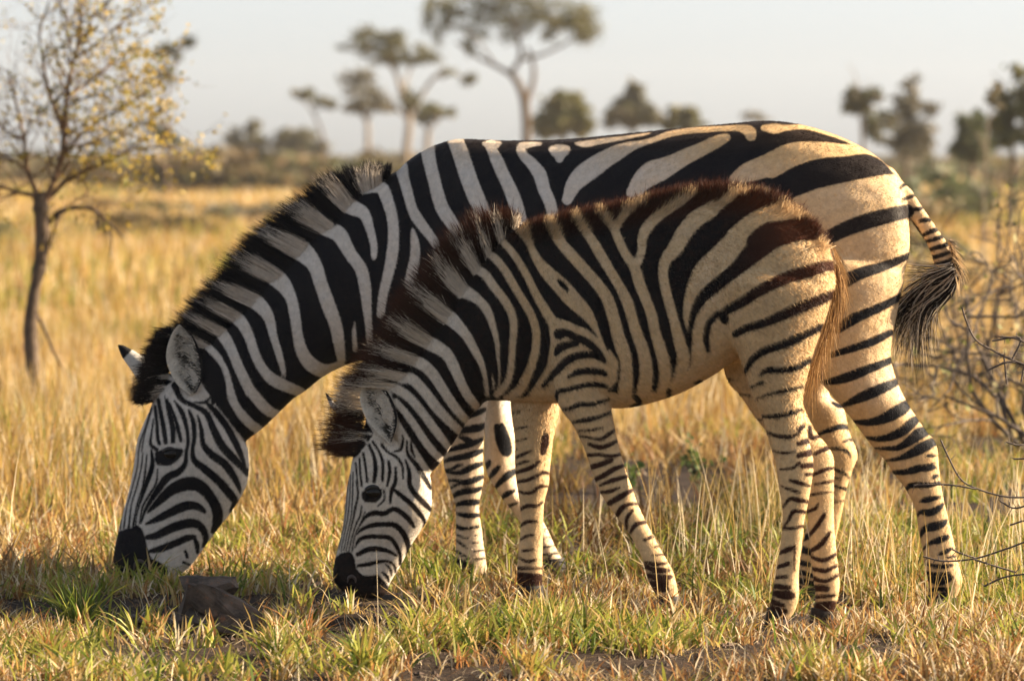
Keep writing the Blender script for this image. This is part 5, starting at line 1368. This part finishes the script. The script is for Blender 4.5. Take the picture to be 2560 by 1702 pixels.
def tree(name, label, d, limbs, clumps, leaf, pal, bark, group=None, twigs=0, cat='tree'):
    """limbs: trunk first, flat (u, v, width px); clumps: (u, v, ru, rv, leaves)"""
    bu = limbs[0][0]; gx = (bu - 1280) / F * d
    gz = float(ground_z(gx, d))
    base = np.array([gx, d, gz])
    root = link(name, None, None, None, base)
    tag(root, label, cat, group)
    t = Acc()
    for k, l in enumerate(limbs):
        X, r = limb_pts(l, d, .02 * d / 60 * k if k else 0)
        if k == 0:
            X = np.vstack([base - [0, 0, .1], X]); r = np.concatenate([[r[0] * 1.4], r])
        t.tube(X, r, 7)
    me = t.mesh('trunk'); me.transform(__import__('mathutils').Matrix.Translation(-Vector(base)))
    link('trunk', me, bark, root)
    Cs, cols, tw = [], [], Acc()
    for (u, v, ru, rv, n) in clumps:
        c = P(u, v, d); ax = np.array([ru, (ru + rv) * .55, rv]) / F * d
        n = int(n * (1.0 if leaf > .14 and leaf < .2 else 2.0 if leaf < .14 else 1.3)); ns = max(7, int(n / 60))
        sub = norm(rng.normal(0, 1, (ns, 3))) * rng.uniform(.25, 1, (ns, 1)) ** .5 * ax + c
        si = rng.integers(0, ns, n)
        p = sub[si] + rng.normal(0, 1, (n, 3)) * ax * .23
        Cs.append(p)
        tone = rng.uniform(.7, 1.25, ns)[si] * rng.uniform(.8, 1.2, n)
        pc = np.array(pal)[rng.integers(0, len(pal), n)]
        cols.append(pc * tone[:, None])
        for s_ in sub[:twigs]:
            mid = (c + s_) / 2 + rng.normal(0, .1, 3) * ax
            tw.tube(cr([c - [0, 0, ax[2] * .8], mid, s_], 3), np.linspace(1.6, .5, 7) / F * d, 4)
    C = np.concatenate(Cs) - base
    link('crown', leaves_mesh('crown', C, leaf, np.concatenate(cols)), M_LEAF, root)
    if tw.n:
        me = tw.mesh('twigs'); me.transform(__import__('mathutils').Matrix.Translation(-Vector(base)))
        tag(link('twigs', me, bark, root), kind='stuff')
    return root

OLIVE = [(.11, .11, .045), (.09, .095, .045), (.14, .115, .05)]
GREY = [(.13, .12, .085), (.115, .11, .075), (.15, .13, .09)]
DARKG = [(.075, .09, .045), (.085, .10, .05), (.10, .10, .052)]
YELL = [(.12, .115, .03), (.09, .095, .03), (.14, .12, .035)]

gy = lambda d: HORIZON + F * CAM_H / d
tree('acacia_tree', 'tallest flat-topped acacia with wide crown and forked trunk above the adult back', 160,
  [(1313,470,26, 1316,345,24, 1312,262,24, 1298,215,20, 1275,180,17), (1312,265,18, 1330,215,14, 1334,170,11, 1320,120,9), (1280,188,14, 1240,165,11, 1190,140,9, 1140,105,7),
   (1278,182,13, 1300,145,12, 1295,90,10, 1270,30,8), (1300,150,11, 1360,135,9, 1420,105,7, 1460,70,6), (1290,100,8, 1340,50,6, 1390,10,5), (1270,60,7, 1210,20,6, 1160,-10,5), (1240,165,7, 1180,90,5, 1100,50,5)],
  [(1095,45,36,52,520), (1160,20,70,40,420), (1240,-5,70,40,520), (1330,-10,80,45,700), (1420,40,70,45,560), (1460,65,45,42,520), (1370,70,60,40,330), (1250,75,60,40,260), (1180,85,45,28,170), (1300,40,70,40,380), (1170,130,20,20,60)],
  .115, OLIVE, M_BARK, 'acacias on the skyline', 3)
tree('acacia_tree', 'middle acacia with several crown clumps and pale forked trunk', 185,
  [(1013,450,22, 1015,380,20, 1022,300,18, 1005,240,15, 990,185,11, 960,140,8), (1022,295,14, 1050,245,11, 1080,200,9, 1110,175,7), (1005,240,9, 1020,190,7, 1035,140,6), (1080,200,7, 1120,180,6, 1160,195,5), (1022,300,9, 985,265,7, 970,235,6)],
  [(925,95,52,28,420), (900,118,40,16,170), (975,105,40,26,330), (990,150,38,30,420), (945,145,40,18,200), (1045,135,38,24,300), (1165,198,24,16,160), (1120,180,24,12,70), (1010,250,45,28,260), (1085,150,40,14,130), (870,120,24,10,60)],
  .13, OLIVE, M_BARK_P, 'acacias on the skyline', 2)
tree('acacia_tree', 'slender grey acacia with loose crown left of the pale forked trunk', 230,
  [(921,440,16, 920,370,14, 917,300,12, 905,270,9), (917,300,9, 940,265,7), (917,305,7, 890,265,6)],
  [(900,225,50,40,330), (930,262,48,22,300), (885,262,34,18,200), (905,190,40,20,90)], .28, GREY, M_BARK_P, 'acacias on the skyline', 1)
tree('acacia_tree', 'thin leaning acacia with a small dark umbrella crown', 240,
  [(806,440,9, 812,370,8, 800,320,7, 782,280,6), (782,280,5, 820,262,4), (782,280,5, 760,250,4)],
  [(762,236,28,16,260), (790,248,24,12,120), (822,260,22,10,150)], .28, OLIVE, M_BARK, 'acacias on the skyline')
tree('acacia_tree', 'low umbrella acacia tucked right of the pale forked trunk', 215,
  [(1066,450,18, 1068,360,16, 1072,318,14), (1070,325,8, 1100,295,7), (1070,325,8, 1050,300,6)],
  [(1085,278,46,16,520), (1060,296,26,14,220), (1115,280,20,10,120)], .28, OLIVE, M_BARK_P, 'acacias on the skyline')
tree('bushy_tree', 'dense rounded yellow-green tree right of the tall acacia', 175,
  [(1410,470,16, 1410,330,12)], [(1412,285,55,40,1500), (1412,255,32,24,600), (1380,315,40,26,700), (1450,310,34,28,700)], .28, YELL + OLIVE, M_BARK, 'round trees on the skyline')
tree('bushy_tree', 'pointed grey-green tree behind the middle of the adult back', 190,
  [(1585,470,14, 1583,320,11, 1585,250,7)], [(1585,240,24,26,420), (1570,280,45,28,700), (1610,295,44,28,500), (1540,300,34,24,380)], .28, OLIVE + GREY, M_BARK, 'round trees on the skyline')
tree('bushy_tree', 'small green treetop peeking over the adult back near the rump', 190,
  [(1705,470,12, 1705,310,9)], [(1705,292,34,24,520), (1680,310,34,18,300), (1735,312,30,18,260)], .28, YELL + OLIVE, M_BARK, 'round trees on the skyline')
tree('bushy_tree', 'faint distant treetop just above the adult rump', 420,
  [(1895,430,8, 1895,320,6)], [(1895,290,30,16,260)], .5, GREY, M_BARK, 'round trees on the skyline')
tree('bushy_tree', 'upright dark tree with bare twigs on top right of the adult rump', 120,
  [(2165,510,14, 2160,400,12, 2155,310,10, 2150,250,7, 2138,190,3, 2120,160,2), (2155,310,6, 2185,270,4), (2152,260,4, 2170,200,2), (2145,240,3, 2122,200,2)],
  [(2135,262,32,18,420), (2175,245,30,20,420), (2150,238,34,18,420), (2180,300,32,26,420), (2205,330,28,26,300)], .17, DARKG + GREY, M_BARK_P, 'round trees on the skyline', 1)
tree('bushy_tree', 'loose grey-brown tree with hollow crown beside the upright dark tree', 130,
  [(2262,500,16, 2265,400,13, 2272,320,10, 2278,250,7, 2285,205,4), (2270,330,7, 2310,290,5, 2325,270,4), (2268,340,7, 2230,290,5)],
  [(2285,210,26,22,120), (2270,260,40,30,330), (2325,275,18,18,160), (2245,310,46,36,520), (2300,330,40,40,480), (2265,370,60,34,700)], .17, GREY, M_BARK, 'round trees on the skyline', 1)
tree('bushy_tree', 'dense dark green tree at the right end of the bush line', 110,
  [(2432,520,16, 2430,400,13, 2430,330,9)], [(2428,310,30,34,900), (2440,360,40,40,900), (2400,375,24,22,360)], .15, DARKG, M_BARK, 'round trees on the skyline')
tree('bushy_tree', 'tall spreading tree with bare upper twigs at the far right edge', 95,
  [(2540,540,18, 2535,430,15, 2530,330,12, 2545,250,8, 2560,170,4), (2530,340,8, 2500,280,6, 2510,200,3), (2540,260,5, 2590,200,3), (2510,215,3, 2480,180,2)],
  [(2510,300,36,44,560), (2555,260,44,36,560), (2500,250,30,24,240), (2590,320,50,60,700), (2550,175,36,24,90), (2510,345,40,34,420), (2640,250,60,60,600)], .15, DARKG + YELL, M_BARK, 'round trees on the skyline', 2)
tree('bushy_tree', 'leaning pale bare sapling in front of the far right tree', 45,
  [(2462,720,7, 2458,600,6, 2462,420,6, 2472,300,5, 2484,220,3), (2465,380,5, 2440,330,3), (2470,310,4, 2500,260,3)],
  [(2484,225,20,18,26), (2500,262,14,12,16)], .06, GREY, M_BARK_P, None, 3)
# left side
tree('bushy_tree', 'tall slim tree with scattered dark leaf clumps behind the leafy sapling', 140,
  [(416,500,13, 415,400,11, 412,320,9, 420,220,7, 440,150,5), (420,220,5, 400,150,4), (414,320,5, 440,290,4), (430,180,4, 465,115,3)],
  [(415,345,34,22,420), (468,108,18,12,160), (410,130,30,18,150), (440,140,20,14,80), (425,190,24,20,70), (395,175,24,18,70), (380,320,24,18,120)], .19, DARKG + GREY, M_BARK, 'round trees on the skyline', 1)
tree('bushy_tree', 'open grey-green tree on the horizon between sapling and thin acacia', 260,
  [(640,440,10, 640,370,8, 632,330,6)], [(640,320,24,20,360), (610,345,40,26,260), (650,355,26,22,260), (580,350,22,16,100)], .3, OLIVE + GREY, M_BARK, 'round trees on the skyline')
tree('bushy_tree', 'broad low rounded bush below the thin acacia', 260,
  [(745,440,12, 745,360,10)], [(745,345,44,22,700), (720,372,44,22,500), (785,375,40,22,500)], .3, OLIVE + GREY, M_BARK, 'round trees on the skyline')

def leafy_sapling():
    d = 23.5
    bu = 86; gx = (bu - 1280) / F * d; gz = float(ground_z(gx, d)); base = np.array([gx, d, gz])
    T = __import__('mathutils').Matrix.Translation(-Vector(base))
    root = link('sapling_tree', None, None, None, base)
    tag(root, 'slender leafy sapling with dark twisted trunk and yellowing leaves in dry grass', 'tree')
    trunk = [86,985,40, 80,900,36, 76,820,34, 84,740,30, 100,660,32, 106,590,36, 102,520,40, 96,480,32]
    limbs = [
      [100,520,26, 140,440,20, 160,350,18, 165,250,16, 180,170,14, 195,110,11, 200,40,8, 205,-40,6],
      [100,520,20, 170,450,14, 250,410,11, 330,375,8, 420,368,5],
      [98,500,20, 70,430,15, 60,350,12, 40,260,9, 20,180,6],
      [96,490,18, 40,480,13, -20,460,10, -90,450,6],
      [150,400,14, 210,330,10, 270,290,8, 340,250,5, 420,190,3],
      [160,330,14, 130,250,10, 110,170,8, 100,80,5, 120,10,3],
      [170,240,12, 230,200,9, 290,150,6, 330,120,4],
      [185,150,9, 240,110,7, 300,60,5, 345,20,3],
      [60,350,10, 20,330,8, -30,280,5], [200,90,7, 160,40,5, 140,-20,3], [205,60,6, 260,20,4, 280,-30,3],
      [165,270,10, 200,250,8, 260,230,6, 330,200,4], [70,430,10, 30,400,7, -20,390,5], [190,430,8, 220,480,5, 190,500,4],
      [140,440,10, 180,370,8, 260,360,6, 330,330,4]]
    dead = [[116,560,17, 150,530,14, 200,518,12, 240,528,11, 275,560,8, 310,595,4], [275,560,5, 280,600,4, 276,640,2], [240,528,6, 245,575,3], [150,535,9, 130,590,6, 128,625,4],
            [84,770,11, 110,820,9, 135,880,7, 170,940,6, 200,985,4]]
    a = Acc(); X, r = limb_pts(trunk, d); X = np.vstack([base - [0, 0, .08], X]); r = np.concatenate([[r[0] * 1.5], r])
    kn = 1 + .35 * (vnoise(np.arange(len(r)) * .9, np.zeros(len(r)), 5) - .5); a.tube(X, r * kn * 1.05, 10)
    m_ = a.mesh('trunk'); m_.transform(T); link('trunk', m_, M_BARK, root)
    tw = Acc(); Cs = []
    def grow(p0, dr, L, r0, depth):
        n = 5; pts = [p0]; dcur = dr
        for k in range(n):
            dcur = norm(dcur + rng.normal(0, .22, 3) + np.array([0, 0, .04])); pts.append(pts[-1] + dcur * L / n)
        pts = np.array(pts)
        tw.tube(pts, np.linspace(r0, r0 * .4, n + 1), 4)
        if depth > 0:
            for _ in range(rng.integers(2, 4)):
                k = rng.integers(2, n + 1)
                grow(pts[k], norm(dcur + rng.normal(0, .6, 3)), L * rng.uniform(.45, .75), r0 * .55, depth - 1)
        rightness = np.clip((pts[-1][0] - gx + .1) / .6, .12, 1)
        for k in range(2, n + 1):
            if rng.random() < .30 * rightness + .07: Cs.append(pts[k] + rng.normal(0, .018, (rng.integers(1, 5), 3)))
    for l in limbs:
        a = Acc(); X, r = limb_pts(l, d, .012); r = r * .75; a.tube(X, r, 7)
        m_ = a.mesh('branch'); m_.transform(T); link('branch', m_, M_SAP, root)
        for k in range(4, len(X), 2):
            for _ in range(3):
                t_ = norm(X[k] - X[k - 1]); grow(X[k], norm(t_ + rng.normal(0, .8, 3)), rng.uniform(.14, .30), max(r[k] * .4, .0018), 2 if rng.random() < .35 else 1)
    for l in dead:
        a = Acc(); X, r = limb_pts(l, d, .008); a.tube(X, r, 7)
        m_ = a.mesh('dead_branch'); m_.transform(T); link('dead_branch', m_, M_BARK, root)
    m_ = tw.mesh('twigs'); m_.transform(T); tag(link('twigs', m_, M_SAP, root), kind='stuff')
    C = np.concatenate(Cs)
    pal = np.array([(.30, .23, .035), (.38, .28, .045), (.15, .15, .03), (.44, .31, .06), (.20, .15, .035)])
    col = pal[rng.integers(0, 5, len(C))] * rng.uniform(.7, 1.2, (len(C), 1))
    link('crown', leaves_mesh('crown', C - base, .026, col), M_LEAF, root)
leafy_sapling()

# bushes along the edge of the plain
def shrub(u, d, w, h, pal, label, group, name='shrub', bare=.0):
    x = (u - 1280) / F * d; z = float(ground_z(x, d)); base = np.array([x, d, z])
    root = link(name, None, None, None, base); tag(root, label, 'bush', group)
    a = Acc()
    for k in range(9):
        tip = np.array([rng.normal(0, w * .35), rng.normal(0, w * .3), h * rng.uniform(.55, 1)])
        a.tube(cr([np.array([0, 0, -.05]), tip * np.array([.4, .4, .5]) + rng.normal(0, .04 * w, 3), tip], 3), np.linspace(.03, .008, 7) * h, 4)
    link('stems', a.mesh('stems'), M_BARK, root)
    n = int(420 * (1 - bare)) + 30; ns = 12
    sub = np.stack([rng.normal(0, w * .28, ns), rng.normal(0, w * .28, ns), h * rng.uniform(.25, .92, ns)], -1)
    si = rng.integers(0, ns, n)
    C = sub[si] + rng.normal(0, 1, (n, 3)) * np.array([w, w, h]) * .11
    C[:, 2] = np.abs(C[:, 2])
    col = np.array(pal)[rng.integers(0, len(pal), n)] * (rng.uniform(.7, 1.25, ns)[si] * rng.uniform(.8, 1.2, n))[:, None]
    link('foliage', leaves_mesh('foliage', C, w * .11, col), M_LEAF, root)
BROWN = [(.12, .085, .045), (.10, .08, .04), (.15, .11, .055), (.09, .085, .035)]
for k in range(150):
    d = float(rng.uniform(150, 460)); u = float(rng.uniform(-150, 2720)) if k < 100 else float(rng.choice([rng.uniform(-1900, -150), rng.uniform(2720, 4400)]))
    h_ = float(rng.uniform(.65, 1.45)); w_ = float(rng.uniform(2.2, 6.5)); br = rng.random() < .55
    lab = ('tall' if h_ > 1.05 else 'low') + (' wide ' if w_ > 4 else ' narrow ') + ('brown' if br else 'olive green') + ' bush on the far edge of the plain'
    shrub(u, d, w_, h_, BROWN if br else OLIVE, lab, 'bushes on the far edge: ' + lab[:-31])
for u, d, w, h, pal, lab in ((455, 75, 1.4, .36, BROWN, 'low brown bush in the grass right of the sapling'), (600, 85, 1.6, .34, GREY, 'low dark heap of scrub in front of the broad rounded bush'),
                             (2230, 70, 1.5, .6, BROWN, 'low brown scrub behind the adult tail'), (2360, 88, 2.6, 1.0, DARKG, 'round dark green bush under the loose grey tree')):
    shrub(u, d, w, h, pal, lab, None)

for k in range(16):
    d = float(rng.uniform(32, 105)); u = float(rng.uniform(-300, 2800)); br = k % 2
    shrub(u, d, rng.uniform(.5, 1.3), rng.uniform(.18, .42), BROWN if br else OLIVE, ('low brown' if br else 'low olive green') + ' scrub standing in the golden field', 'low scrub in the golden field: ' + ('brown' if br else 'olive'))

# thorny dry shrub out of focus behind the tail
def dry_thicket(u, d, w, h, seed, label, leafy):
    x = (u - 1280) / F * d; z = float(ground_z(x, d)); base = np.array([x, d, z])
    root = link('thorn_shrub', None, None, None, base); tag(root, label, 'bush')
    a = Acc(); Cs = []
    def grow(p, dr, L, r, dep):
        pts = [p]; dc = dr
        for k in range(5):
            dc = norm(dc + rng.normal(0, .28, 3)); pts.append(pts[-1] + dc * L / 5)
        pts = np.array(pts); a.tube(pts, np.linspace(r, r * .4, 6), 5)
        if dep:
            for k in range(3): grow(pts[rng.integers(2, 6)], norm(dc + rng.normal(0, .75, 3)), L * rng.uniform(.4, .7), r * .55, dep - 1)
        elif rng.random() < leafy: Cs.append(pts[-3:] + rng.normal(0, .02, (3, 3)))
    for k in range(16):
        grow(np.array([rng.normal(0, .08), rng.normal(0, .08), -.03]), norm(np.array([rng.normal(0, .9) * w, rng.normal(0, .5) * w, 1.])), h * rng.uniform(.6, 1.1), .012, 3)
    link('branches', a.mesh('branches'), M_TWIG, root)
    if Cs:
        C = np.concatenate(Cs); col = np.array([(.16, .16, .04), (.22, .19, .06), (.12, .10, .05)])[rng.integers(0, 3, len(C))]
        link('foliage', leaves_mesh('foliage', C, .04, col), M_LEAF, root)
dry_thicket(2490, 23, .8, .92, 1, 'blurred tangled dry thorn shrub behind the adult tail', .2)
dry_thicket(2600, 19.5, .8, .75, 2, 'leafless thorn shrub at the right edge behind the near thorn branches', .25)
dry_thicket(2330, 33, .6, .55, 3, 'sparse bare shrub in the golden grass behind the rump', .15)

# dark thorn branches reaching in from a bush beyond the right edge
def thorn_bush():
    d = 12.75
    x = (2830 - 1280) / F * d; base = np.array([x, d, float(ground_z(x, d))])
    T = __import__('mathutils').Matrix.Translation(-Vector(base))
    root = link('thorn_bush', None, None, None, base); tag(root, 'sharp thorny dark branches reaching in over the grass from the right edge', 'bush')
    B = [[(2820,1540,12, 2780,1300,10, 2700,1000,8, 2600,930,7, 2520,895,6, 2490,880,5, 2440,850,4, 2415,800,3, 2405,768,2), (2560,912,4, 2520,905,4, 2470,925,3), (2530,900,3, 2550,845,3, 2480,852,2), (2510,890,3, 2517,960,1.5), (2560,915,3, 2553,955,1.5), (2600,880,4, 2545,848,3, 2500,842,2)],
         [(2820,1540,12, 2760,1340,10, 2650,1250,8, 2520,1242,6, 2440,1220,5, 2400,1195,4, 2370,1140,3, 2352,1100,2), (2440,1222,4, 2380,1212,3, 2330,1211,2, 2285,1213,1.5), (2600,1248,4, 2540,1270,3, 2500,1252,2)],
         [(2820,1550,11, 2720,1350,8, 2600,1345,7, 2520,1370,5, 2440,1395,4, 2360,1402,3, 2308,1390,1.5), (2440,1395,3, 2400,1382,2, 2380,1372,1.5), (2430,1396,3, 2480,1412,3, 2540,1430,2), (2620,1430,5, 2520,1440,3, 2460,1465,1.5)],
         [(2820,1550,9, 2700,1300,7, 2600,1130,5, 2540,1112,3, 2515,1104,2), (2600,1145,3, 2535,1147,1.5)], [(2820,1550,9, 2690,1320,6, 2580,1300,4, 2525,1312,1.5)],
         [(2820,1570,12, 2600,1560,8, 2480,1590,6, 2360,1630,5, 2240,1660,3, 2120,1700,2), (2500,1585,4, 2420,1575,3, 2360,1566,1.5), (2440,1600,4, 2360,1605,2, 2300,1612,1.5)],
         [(2820,1575,10, 2620,1590,7, 2500,1625,5, 2400,1670,3, 2330,1710,2), (2520,1620,3, 2440,1622,2, 2380,1640,1.5)], [(2820,1575,10, 2640,1545,6, 2520,1570,5, 2400,1622,3, 2250,1690,2)],
         [(2820,1580,10, 2660,1620,6, 2560,1655,4, 2480,1710,3), (2600,1640,3, 2520,1640,2)]]
    for grp in B:
        a = Acc()
        dj = rng.normal(0, .10)
        for l in grp:
            X, r = limb_pts(l, d + dj, .002); r = np.maximum(r * .62, .0008); a.tube(X, r, 6)
            for k in range(1, len(X)):
                if X[k][0] > 1.45 or rng.random() < .25: continue
                t_ = norm(X[k] - X[k - 1]); s_ = norm(np.cross(t_, rng.normal(0, 1, 3)))
                a.tube(np.array([X[k], X[k] + (s_ + t_ * .25) * .008, X[k] + (s_ + t_ * .3) * rng.uniform(.012, .026)]), np.array([.0014, .001, .0003]), 4)
        m_ = a.mesh('branch'); m_.transform(T); link('branch', m_, M_TWIG, root)
thorn_bush()
# low leafy weed between the foal's legs, out of focus
def weed(u, v, label):
    x, y = GX(u, v); base = np.array([x, y, float(ground_z(x, y))])
    root = link('weed', None, None, None, base); tag(root, label, 'plant')
    a = Acc(); Cs = []
    for k in range(7):
        tip = np.array([rng.normal(0, .08), rng.normal(0, .05), rng.uniform(.07, .17)])
        p = cr([np.zeros(3), tip * [.4, .4, .6], tip], 4); a.tube(p, np.linspace(.0025, .001, len(p)), 4)
        Cs.append(np.repeat(p[3:], 2, 0) + rng.normal(0, .014, (2 * len(p[3:]), 3)))
    link('stems', a.mesh('stems'), M_BARK, root)
    C = np.concatenate(Cs); link('foliage', leaves_mesh('foliage', C, .03, np.array([(.05, .085, .02), (.08, .11, .03)])[rng.integers(0, 2, len(C))]), M_LEAF, root)
weed(1745, 1215, 'small leafy green weed behind the foal between its front and hind legs')
weed(1580, 1235, 'small leafy weed just behind the foal front leg')
# ---------------------------------------------------------------- dusty morning air
def haze():
    x0, x1, y0, y1, z0, z1 = -400, 400, -5, 700, -2.5, 14
    V = np.array([(x, y, z) for z in (z0, z1) for y in (y0, y1) for x in (x0, x1)], float)
    Q = np.array([(0, 2, 3, 1), (4, 5, 7, 6), (0, 1, 5, 4), (2, 6, 7, 3), (0, 4, 6, 2), (1, 3, 7, 5)])
    m, nt, nd, lk, out = mat_new('haze')
    pv = nd.new('ShaderNodeVolumePrincipled')
    pv.inputs['Color'].default_value = (.95, .95, .95, 1)
    pv.inputs['Density'].default_value = .0002
    pv.inputs['Anisotropy'].default_value = .3
    lk.new(pv.outputs[0], out.inputs['Volume'])
    tag(link('haze', np_mesh('haze', V, Q, False), m), 'thin pale dusty haze over the plain', 'haze', kind='stuff')
haze()
